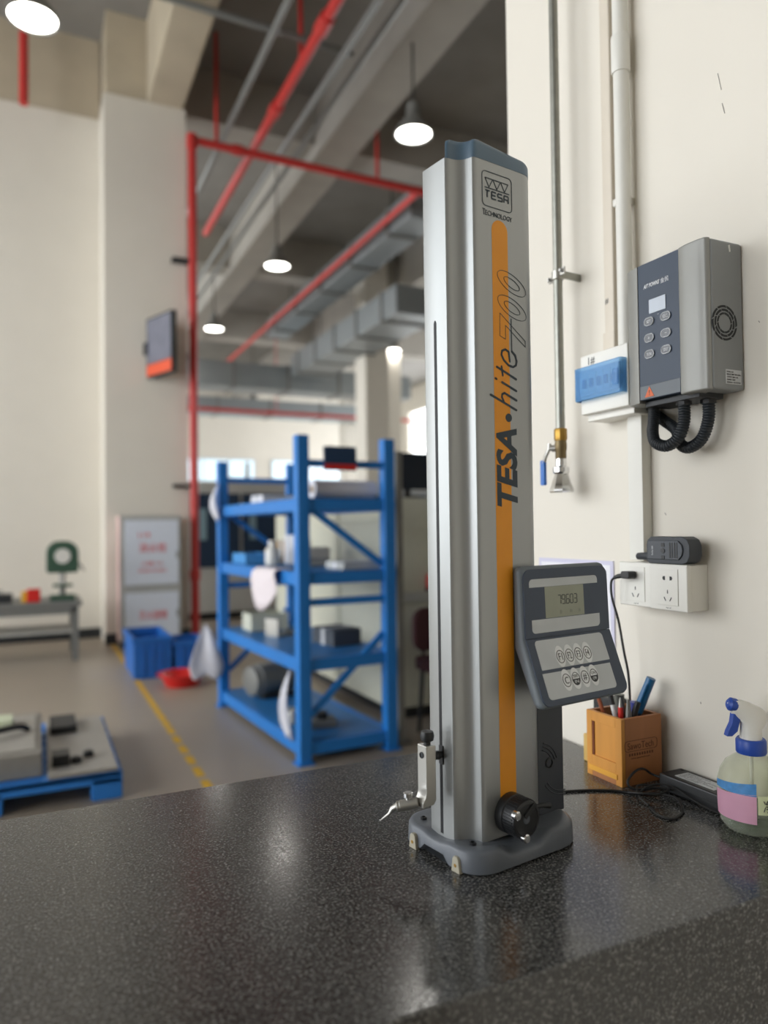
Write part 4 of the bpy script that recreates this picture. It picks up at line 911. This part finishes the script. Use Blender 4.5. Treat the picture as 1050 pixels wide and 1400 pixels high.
MB().box(0, 0.20, -0.010, 0.010, 0, 0.135).build('board', NAVY, t, bevel=0.003); MB().box(0.001, 0.199, -0.0115, 0.0115, 0.004, 0.034).build('red_strip', REDPL, t)
for x in (0.05, 0.15): MB().tube([(x, 0.0, 0.130), (x, 0.012, 0.140), (x, 0.04, 0.080), (x, 0.065, 0.060)], 0.004, 6).build('hook', DARKM, t)
t = onrack('machine_vice', 'grey machine vice on the second shelf of the rack', 'vice', 0.37, 0.66, SH[2], R(70))
MB().box(-0.14, 0.14, -0.08, 0.08, 0, 0.05).build('bed', MIDG, t, bevel=0.006); MB().box(-0.14, -0.06, -0.08, 0.08, 0.05, 0.12).build('fixed_jaw', STEEL, t, bevel=0.005); MB().box(0.02, 0.09, -0.08, 0.08, 0.05, 0.12).build('moving_jaw', STEEL, t, bevel=0.005); MB().cyl((0.09, 0, 0.07), (0.2, 0, 0.07), 0.014).build('screw', CHROME, t)
t = onrack('plastic_tray', 'light blue plastic tray at the far end of the second shelf', 'tray', 0.12, 1.25, SH[2])
MB().box(-0.09, 0.09, -0.15, 0.15, 0, 0.006).build('bottom', mat('tray_blue', (70, 150, 214), 0.4), t)
for a_, b_, c_, d_ in ((-0.09, 0.09, -0.15, -0.143), (-0.09, 0.09, 0.143, 0.15), (-0.09, -0.083, -0.143, 0.143), (0.083, 0.09, -0.143, 0.143)): MB().box(a_, b_, c_, d_, 0.0, 0.075).build('side', mat('tray_blue', (70, 150, 214), 0.4), t)
t = onrack('drawing_sheet', 'white drawing sheet hanging off the second shelf edge', 'paper', -0.026, 0.42, SH[2])
V = []; F = []
for i in range(9):
    for j in range(9):
        u_, v_ = i / 8, j / 8
        V.append((0.10 - 0.14 * min(1, v_ * 2.2) - 0.012 * math.sin(v_ * 5 + u_ * 4), -0.16 + 0.40 * u_ + 0.05 * v_ * math.sin(u_ * 3), 0.004 if v_ < 0.4 else 0.004 - (v_ - 0.4) * 0.36 * (0.6 + 0.6 * math.sin(math.pi * u_))))
        if v_ < 0.4: V[-1] = (V[-1][0], V[-1][1], 0.004)
for i in range(8):
    for j in range(8): q = i * 9 + j; F.append((q, q + 1, q + 10, q + 9))
sh_ = MB().add(V, F).build('sheet', mat('pink_white_paper', (232, 222, 226), 0.6, vary=0.05), t)
sm = sh_.modifiers.new('paper_thickness', 'SOLIDIFY'); sm.thickness = 0.001
t = onrack('white_canister', 'small white canister on the second shelf of the rack', 'canister', 0.16, 0.92, SH[2])
MB().lathe([(0.045, 0), (0.048, 0.01), (0.048, 0.10), (0.040, 0.115), (0.024, 0.125), (0.024, 0.15), (0, 0.15)], n=24).build('body', WHITEP, t); MB().lathe([(0.028, 0.14), (0.028, 0.165), (0, 0.165)], n=20).build('lid', WHITEP, t)
t = onrack('cardboard_box', 'flat grey box at the near end of the second shelf', 'box', 0.40, 0.15, SH[2])
MB().box(-0.12, 0.11, -0.10, 0.16, 0, 0.045).build('carton', mat('grey_card', (188, 190, 188), 0.7), t, bevel=0.003); MB().box(-0.121, 0.111, 0.015, 0.045, 0.001, 0.0457).build('tape', PAPER, t)
t = onrack('electric_motor', 'grey ribbed electric motor on the lowest shelf', 'motor', 0.26, 1.20, SH[0], R(8))
MB().lathe([(0.06, -0.20), (0.10, -0.19), (0.10, -0.15), (0.108, -0.145), (0.108, 0.13), (0.095, 0.14), (0.085, 0.17), (0.03, 0.175), (0.02, 0.24), (0, 0.24)], (0, 0, 0.125), (1, 0.1, 0), 28).build('housing', MIDG, t)
for i in range(6): MB().lathe([(0.113, -0.004), (0.113, 0.004)], (-0.11 + i * 0.042, -0.011 + i * 0.0042, 0.125), (1, 0.1, 0), 28).build('fin', STEEL, t)
MB().box(-0.12, 0.12, -0.09, 0.09, 0, 0.03).build('mount', DARKM, t, bevel=0.004)
t = onrack('grey_casting', 'rough grey metal casting on the lowest shelf near the front', 'casting', 0.20, 0.28, SH[0], R(-12))
MB().box(-0.09, 0.11, -0.07, 0.08, 0, 0.045).build('plate', MIDG, t, bevel=0.006); MB().cyl((0.02, 0, 0.04), (0.02, 0, 0.085), 0.045).build('boss', DARKM, t, bevel=0.004)
t = onrack('white_block', 'small white plastic block near the side of the lowest shelf', 'block', 0.10, 0.45, SH[0], R(15))
MB().prism(rrect(-0.05, 0.05, -0.06, 0.06, 0.015), 0, 0.075).build('block', WHITEP, t, bevel=0.006); MB().cyl((0, 0, 0.07), (0, 0, 0.080), 0.02).build('boss', MIDG, t)
t = onrack('metal_bracket', 'bent grey bracket on the third shelf', 'bracket', 0.25, 0.95, SH[1], R(25))
MB().prism([(-0.12, 0), (0.12, 0), (0.12, 0.015), (-0.10, 0.015), (-0.10, 0.12), (-0.12, 0.12)], -0.06, 0.06, 'y').build('angle', STEEL, t, bevel=0.002); MB().cyl((0.04, 0, 0.01), (0.04, 0, 0.035), 0.022).build('boss', MIDG, t)
t = onrack('parts_bin', 'beige parts bin at the far end of the third shelf', 'bin', 0.24, 1.30, SH[1])
MB().box(-0.14, 0.14, -0.10, 0.10, 0, 0.006).build('bottom', CREAM, t)
for a_, b_, c_, d_ in ((-0.14, 0.14, -0.10, -0.094), (-0.14, 0.14, 0.094, 0.10), (-0.14, -0.134, -0.094, 0.094), (0.134, 0.14, -0.094, 0.094)): MB().box(a_, b_, c_, d_, 0, 0.12).build('side', CREAM, t)
for (nm, lab, x, y, z, w, d, h, m) in (('spare_part_box', 'brown carton at the back of the second shelf', 0.42, 1.22, SH[2], 0.18, 0.24, 0.16, mat('cardboard', (176, 146, 104), 0.8)), ('spare_part_box', 'white carton behind the tray on the second shelf', 0.36, 0.98, SH[2], 0.12, 0.14, 0.20, PAPER), ('spare_part_box', 'dark carton on the third shelf by the near post', 0.40, 0.42, SH[1], 0.20, 0.26, 0.10, mat('dark_card', (70, 76, 84), 0.7)), ('spare_part_box', 'pale carton on the top shelf at the far end', 0.30, 1.28, SH[3], 0.26, 0.20, 0.07, PAPER)):
    t = onrack(nm, lab, 'box', x, y, z, R(6)); MB().box(-w / 2, w / 2, -d / 2, d / 2, 0, h).build('carton', m, t, bevel=0.003); MB().box(-w / 2 - 0.0005, w / 2 + 0.0005, -0.02, 0.02, 0.001, h + 0.0006).build('tape', LABEL, t)
def bag(label, x, y, ztop, w, h, sx=-1, turn=0.0):
    """a limp sheet of film hanging from a rack edge"""
    t = thing('plastic_bag', label, 'bag', RM @ Vector((x, y, ztop - h)), RA + turn, 'film bags hung on the blue rack'); V = []; F = []; n = 10
    for i in range(n + 1):
        for j in range(n + 1):
            u_, v_ = i / n, j / n; ww = w * (0.12 + 0.88 * v_ ** 0.8) * (1 - 0.35 * max(0, v_ - 0.75) / 0.25)
            V.append((sx * (0.006 + 0.05 * math.sin(math.pi * v_) * (0.6 + 0.4 * math.sin(7 * u_))), (u_ - 0.5) * ww, h * (1 - v_) - 0.02 * math.sin(u_ * 9) * v_))
    for i in range(n):
        for j in range(n): q = i * (n + 1) + j; F.append((q, q + 1, q + n + 2, q + n + 1))
    o = MB().add(V, F).build('film', BAG, t, ang=70); m_ = o.modifiers.new('film_thickness', 'SOLIDIFY'); m_.thickness = 0.003
    MB().tube([(0, 0, h - 0.01), (0.0, 0, h + 0.02)], 0.005, 6).build('tie', BAG, t)
bag('white film bag hanging low at the far post of the rack', -0.150, 1.46, 0.60, 0.30, 0.36, turn=R(75))
bag('white film strip hanging beside the near front post', -0.030, 0.13, 0.48, 0.16, 0.36)
bag('white film bag tied at the top of the far post', -0.045, 1.50, 1.62, 0.16, 0.24)

# --- red basin, blue crates
t = thing('plastic_basin', 'red plastic basin on the floor beside the blue crates', 'basin', (1.10, 6.30, 0))
MB().lathe([(0.0, 0.0), (0.13, 0.0), (0.18, 0.09), (0.20, 0.095), (0.20, 0.10), (0.175, 0.10), (0.125, 0.01), (0, 0.01)], n=32).build('bowl', REDPL, t); MB().tube([(0.2 * math.cos(R(a)), 0.2 * math.sin(R(a)), 0.0985) for a in range(0, 360, 15)], 0.007, 8, closed=True).build('rim', REDPL, t)
def crate(label, x0, x1, y0, y1, h):
    t = thing('plastic_crate', label, 'crate', (x0, y0, 0), 0, 'blue crates by the pillar'); w, d = x1 - x0, y1 - y0
    for a_, b_, c_, d_ in ((0, w, 0, 0.012), (0, w, d - 0.012, d), (0, 0.012, 0.012, d - 0.012), (w - 0.012, w, 0.012, d - 0.012)): MB().box(a_, b_, c_, d_, 0.0, h).build('side', BLUEB, t)
    MB().box(0.012, w - 0.012, 0.012, d - 0.012, 0, 0.012).build('bottom', BLUEB, t)
    for a_, b_, c_, d_ in ((-0.015, w + 0.015, -0.015, 0.0), (-0.015, w + 0.015, d, d + 0.015), (-0.015, 0, 0, d), (w, w + 0.015, 0, d)): MB().box(a_, b_, c_, d_, h - 0.045, h).build('rim', BLUEB, t, bevel=0.003)
    for k in range(3): MB().box(w * (k + 1) / 4 - 0.008, w * (k + 1) / 4 + 0.008, -0.010, 0.0, 0.02, h - 0.045).build('rib', BLUEB, t)
crate('larger blue plastic crate in front of the white cabinet', 0.76, 1.075, 6.70, 7.45, 0.36)
crate('smaller blue plastic crate beside the larger one', 1.11, 1.37, 6.70, 7.10, 0.31)
# --- white cabinet with red lettering
cb = thing('hydrant_cabinet', 'grey-framed white cabinet with red lettering against the pillar', 'cabinet', (0.83, 8.57, 0))
cw, cd, chh = 0.665, 0.34, 1.465
MB().box(0, cw, 0.02, cd, 0.06, chh).build('body', ALUF, cb, bevel=0.004); MB().box(0.02, cw - 0.02, 0.04, cd - 0.02, 0, 0.06).build('plinth', DARKM, cb)
MB().box(-0.004, 0.0, 0.02, cd, 0.06, chh).build('side_panel', mat('pinkish_panel', (236, 200, 194), 0.5), cb)
d1 = MB().box(0.055, cw - 0.03, 0.0, 0.022, 0.69, chh - 0.05).build('door', DOORW, cb, bevel=0.003); d2 = MB().box(0.055, cw - 0.03, 0.0, 0.022, 0.09, 0.60).build('door', DOORW, cb, bevel=0.003)
for d_, z in ((d1, 1.02), (d2, 0.36)): MB().box(cw - 0.055, cw - 0.038, -0.02, 0.001, z - 0.04, z + 0.04).build('handle', MIDG, d_, bevel=0.003)
EX, EZ = (1, 0, 0), (0, 0, 1)
text('lettering', '119', REDI, d1, (0.20, -0.001, 1.215), EX, EZ, w=0.12, h=0.06, th=0.002)
text('lettering', '消火栓', REDI, d1, (0.20, -0.001, 1.05), EX, EZ, w=0.30, h=0.11, th=0.002)
text('lettering', '火警119', REDI, d1, (0.23, -0.001, 0.90), EX, EZ, w=0.22, h=0.05, th=0.002)
text('lettering', '消防器材 请勿挪用', REDI, d1, (0.19, -0.001, 0.83), EX, EZ, w=0.30, h=0.035, th=0.002)
text('lettering', '灭火器箱', REDI, d2, (0.20, -0.001, 0.30), EX, EZ, w=0.30, h=0.10, th=0.002)
# --- sign projecting from the pillar
sg = thing('display_sign', 'dark framed sign with orange lower strip mounted high on the pillar', 'sign', (1.19, 8.95, 3.08), R(20.7))
MB().box(-0.03, 0.03, -0.60, -0.02, 0.0, 0.70).build('frame', DARKM, sg, bevel=0.006)
MB().box(-0.034, -0.028, -0.575, -0.045, 0.16, 0.675).build('face', mat('sign_grey', (120, 122, 136), 0.35, vary=0.2, scale=6), sg); MB().box(-0.035, -0.028, -0.585, -0.035, 0.02, 0.15).build('orange_strip', mat('sign_orange', (232, 92, 56), 0.4), sg)
MB().box(-0.05, 0.05, -0.06, 0.06, 0.28, 0.42).build('bracket', DARKM, sg)
# --- pallet with plates
pl = thing('plastic_pallet', 'blue plastic pallet on the floor at left', 'pallet', (0.375, 3.80, 0))
for k in range(7): MB().box(-1.20 + 0.02, 0, 0.0 + k * 0.168, 0.15 + k * 0.168, 0.105, 0.130).build('deck_board', PALB, pl, bevel=0.004)
for x0_, x1_ in ((-0.14, 0), (-0.66, -0.52), (-1.18, -1.04)):
    for y0_, y1_ in ((0.0, 0.15), (0.50, 0.66), (1.008, 1.158)): MB().box(x0_, x1_, y0_, y1_, 0, 0.105).build('foot_block', PALB, pl, bevel=0.006)
    MB().box(x0_, x1_, 0.15, 1.008, 0.085, 0.105).build('stringer', PALB, pl)
MB().box(-1.18, 0, 0.0, 0.012, 0.080, 0.130).build('edge_board', PALB, pl)
t = thing('steel_plate', 'flat grey steel plate with two dark knobs on the pallet', 'plate', (0.045, 3.81, 0.131))
MB().box(0, 0.31, 0, 1.10, 0, 0.02).build('plate', mat('plate_grey', (172, 168, 160), 0.5, metal=0.2), t, bevel=0.003)
for x, y in ((0.13, 0.16), (0.19, 0.24)): MB().lathe([(0.026, 0), (0.026, 0.02), (0.018, 0.03), (0, 0.032)], (x, y, 0.02), (0, 0, 1), 20).build('knob', BLACK, t)
MB().box(0.02, 0.10, 0.12, 0.24, 0.02, 0.075).build('stop_block', BLACK, t, bevel=0.004); MB().box(0.02, 0.16, 0.75, 1.05, 0.02, 0.06).build('rear_block', DARKM, t, bevel=0.004)
t = thing('machine_fixture', 'low grey machine fixture with a black bow handle on the pallet', 'fixture', (-0.64, 3.88, 0.131))
MB().box(0, 0.66, 0, 0.86, 0, 0.115).build('body', mat('fixture_grey', (148, 144, 136), 0.5, metal=0.15), t, bevel=0.008); MB().box(0.03, 0.63, 0.06, 0.80, 0.115, 0.122).build('top_plate', mat('plate_grey', (172, 168, 160), 0.5), t)
MB().tube(smooth_path([(0.28, 0.30, 0.12), (0.33, 0.31, 0.150), (0.45, 0.34, 0.158), (0.56, 0.42, 0.150), (0.60, 0.44, 0.12)], 8), 0.016, 10).build('bow_handle', BLACK, t); MB().box(0.38, 0.52, 0.52, 0.68, 0.122, 0.165).build('white_cover', mat('pale_green', (214, 222, 190), 0.5), t, bevel=0.006)
# --- work bench with drill press
wb = thing('work_bench', 'low steel work bench along the back wall at far left', 'bench', (-0.45, 8.0, 0))
MB().box(-0.9, 0.86, 0, 0.75, 0.545, 0.600).build('top', MIDG, wb, bevel=0.004)
for x in (-0.85, 0.80):
    for y in (0.05, 0.68): MB().box(x - 0.03, x + 0.03, y - 0.03, y + 0.03, 0, 0.545).build('leg', MIDG, wb)
MB().box(-0.85, 0.80, 0.05, 0.70, 0.28, 0.30).build('lower_shelf', mat('shelf_pale', (186, 184, 176), 0.5), wb); MB().box(-0.85, 0.80, 0.02, 0.04, 0.47, 0.545).build('apron', MIDG, wb)
dp = thing('drill_press', 'small dark green bench drill press on the work bench', 'drill press', (0.235, 8.18, 0.60))
MB().box(-0.12, 0.12, -0.12, 0.14, 0, 0.05).build('base', GREENM, dp, bevel=0.01); MB().cyl((0, 0.07, 0.05), (0, 0.07, 0.55), 0.03).build('post', MIDG, dp); MB().box(-0.09, 0.09, -0.12, 0.02, 0.14, 0.165).build('table', GREENM, dp, bevel=0.004)
MB().prism(rrect(-0.15, 0.15, 0.28, 0.60, (0.03, 0.03, 0.12, 0.12)), -0.10, 0.12, 'y').build('head', GREENM, dp, bevel=0.01); MB().cyl((0, -0.03, 0.16), (0, -0.03, 0.30), 0.016).build('chuck', STEEL, dp)
MB().lathe([(0.075, 0), (0.075, 0.01), (0, 0.012)], (0, -0.10, 0.45), (0, -1, 0), 24).build('badge', WHITEP, dp); MB().tube([(0.15, -0.02, 0.38), (0.2, -0.1, 0.30)], 0.008, 8).build('feed_lever', DARKM, dp)
t = thing('tool_case', 'small red and yellow tool case on the work bench', 'case', (-0.03, 8.10, 0.60)); MB().box(-0.06, 0.06, -0.06, 0.06, 0, 0.13).build('shell', REDPL, t, bevel=0.008); MB().box(-0.11, -0.06, -0.05, 0.05, 0, 0.11).build('pocket', mat('case_yellow', (226, 170, 40), 0.5), t, bevel=0.006)
t = thing('grey_toolbox', 'low dark toolbox at the left end of the work bench', 'toolbox', (-0.36, 8.15, 0.60)); MB().box(-0.16, 0.14, -0.1, 0.1, 0, 0.09).build('box', DARKM, t, bevel=0.006); MB().tube([(-0.06, 0, 0.085), (-0.06, 0, 0.12), (0.05, 0, 0.12), (0.05, 0, 0.085)], 0.008, 8).build('handle', MIDG, t)
# --- cream machine behind the rack
cm = thing('machine_enclosure', 'large cream machine enclosure directly behind the blue rack', 'machine', (2.14, 4.42, 0))
MB().box(0, 1.5, 0, 2.6, 0.08, 1.50).build('housing', CREAM, cm, bevel=0.01); MB().box(0.05, 1.45, 0.05, 2.55, 0, 0.08).build('plinth', DARKM, cm)
for k in range(3): MB().box(-0.012, 0.0, 0.06 + k * 0.84, 0.06 + k * 0.84 + 0.80, 0.14, 1.42).build('side_panel', CREAM, cm, bevel=0.003)
for k in range(2):
    p_ = MB().box(0.05 + k * 0.70, 0.72 + k * 0.70, -0.012, 0.0, 0.14, 0.78).build('front_door', CREAM, cm, bevel=0.003); MB().box(0.62 + k * 0.12, 0.64 + k * 0.12, -0.03, -0.01, 0.45, 0.6).build('door_handle', DARKM, p_)
MB().box(0.05, 1.45, -0.06, 0.0, 0.80, 0.86).build('ledge', mat('pale_metal', (196, 198, 192), 0.4), cm, bevel=0.004)
gp = thing('guard_post', 'slim grey steel post beside the right rack upright', 'post', (1.985, 3.98, 0)); MB().box(-0.02, 0.02, -0.02, 0.02, 0.01, 1.76).build('post', mat('post_grey', (150, 150, 144), 0.45), gp); MB().box(-0.05, 0.05, -0.05, 0.05, 0, 0.01).build('foot_plate', MIDG, gp)
mo = thing('control_monitor', 'black control monitor on the cream machine right of the rack', 'monitor', (2.35, 4.55, 1.50)); MB().box(-0.06, 0.06, -0.05, 0.05, 0, 0.02).build('foot', BLACK, mo); MB().box(-0.02, 0.02, 0.0, 0.03, 0.02, 0.10).build('neck', BLACK, mo); MB().box(-0.15, 0.17, -0.02, 0.02, 0.06, 0.32).build('screen', mat('monitor_black', (24, 34, 46), 0.25), mo, bevel=0.006)
t = thing('red_lamp', 'small red signal lamp on the machine ledge', 'lamp', (2.42, 4.385, 0.861)); MB().cyl((0, 0, 0), (0, 0, 0.02), 0.03).build('base', BLACK, t); MB().lathe([(0.024, 0.02), (0.024, 0.10), (0.016, 0.115), (0, 0.118)], n=20).build('dome', REDPL, t)
oc = thing('office_chair', 'dark maroon upholstered chair tucked against the cream machine', 'chair', (2.36, 3.98, 0))
MB().prism(rrect(-0.20, 0.20, -0.18, 0.18, 0.06), 0.40, 0.48).build('seat', mat('maroon_fabric', (74, 40, 44), 0.8), oc, bevel=0.015); MB().prism(rrect(-0.19, 0.19, 0.50, 0.78, 0.08), 0.16, 0.20, 'y').build('backrest', mat('maroon_fabric', (74, 40, 44), 0.8), oc, bevel=0.012)
for a_ in (-1, 1):
    for c_ in (-1, 1): MB().cyl((a_ * 0.17, c_ * 0.15, 0), (a_ * 0.15, c_ * 0.13, 0.41), 0.014).build('leg', BLACK, oc)
    MB().cyl((a_ * 0.12, 0.17, 0.44), (a_ * 0.12, 0.19, 0.60), 0.012).build('back_post', BLACK, oc)
# --- row of machining centres further back
def machine(label, x, y, w, d, h, dark):
    t = thing('machining_centre', label, 'machine', (x, y, 0), 0, 'machining centres in the hall')
    MB().box(0, w, 0, d, 0.1, h).build('housing', WHITEM, t, bevel=0.02); MB().box(0.05, w - 0.05, 0.05, d - 0.05, 0, 0.1).build('plinth', DARKM, t)
    for k in range(2):
        p_ = MB().box(0.10 + k * (w - 0.75) / 2, 0.06 + (k + 1) * (w - 0.75) / 2, -0.03, 0.0, 0.75, h - 0.18).build('door', dark, t, bevel=0.01); MB().box(0.2 + k * (w - 0.75) / 2, 0.30 + k * (w - 0.75) / 2, -0.034, -0.028, 1.15, 1.6).build('door_window', mat('pale_glass', (150, 186, 206), 0.1), p_, smooth=False)
    c_ = MB().box(w - 0.55, w - 0.10, -0.12, 0.0, 0.95, h - 0.15).build('control_panel', mat('panel_dark', (36, 48, 60), 0.4), t, bevel=0.01); MB().box(w - 0.50, w - 0.15, -0.126, -0.118, 1.35, 1.62).build('screen', mat('screen_pale', (120, 160, 190), 0.2), c_)
    MB().cyl((w * 0.5, d * 0.4, h), (w * 0.5, d * 0.4, h + 0.35), 0.03).build('beacon_post', MIDG, t)
machine('navy-doored machining centre seen through the rack top', 1.9, 10.6, 2.2, 1.8, 2.0, NAVY)
machine('navy-doored machining centre further right behind the rack', 4.3, 10.6, 2.2, 1.8, 2.0, NAVY)
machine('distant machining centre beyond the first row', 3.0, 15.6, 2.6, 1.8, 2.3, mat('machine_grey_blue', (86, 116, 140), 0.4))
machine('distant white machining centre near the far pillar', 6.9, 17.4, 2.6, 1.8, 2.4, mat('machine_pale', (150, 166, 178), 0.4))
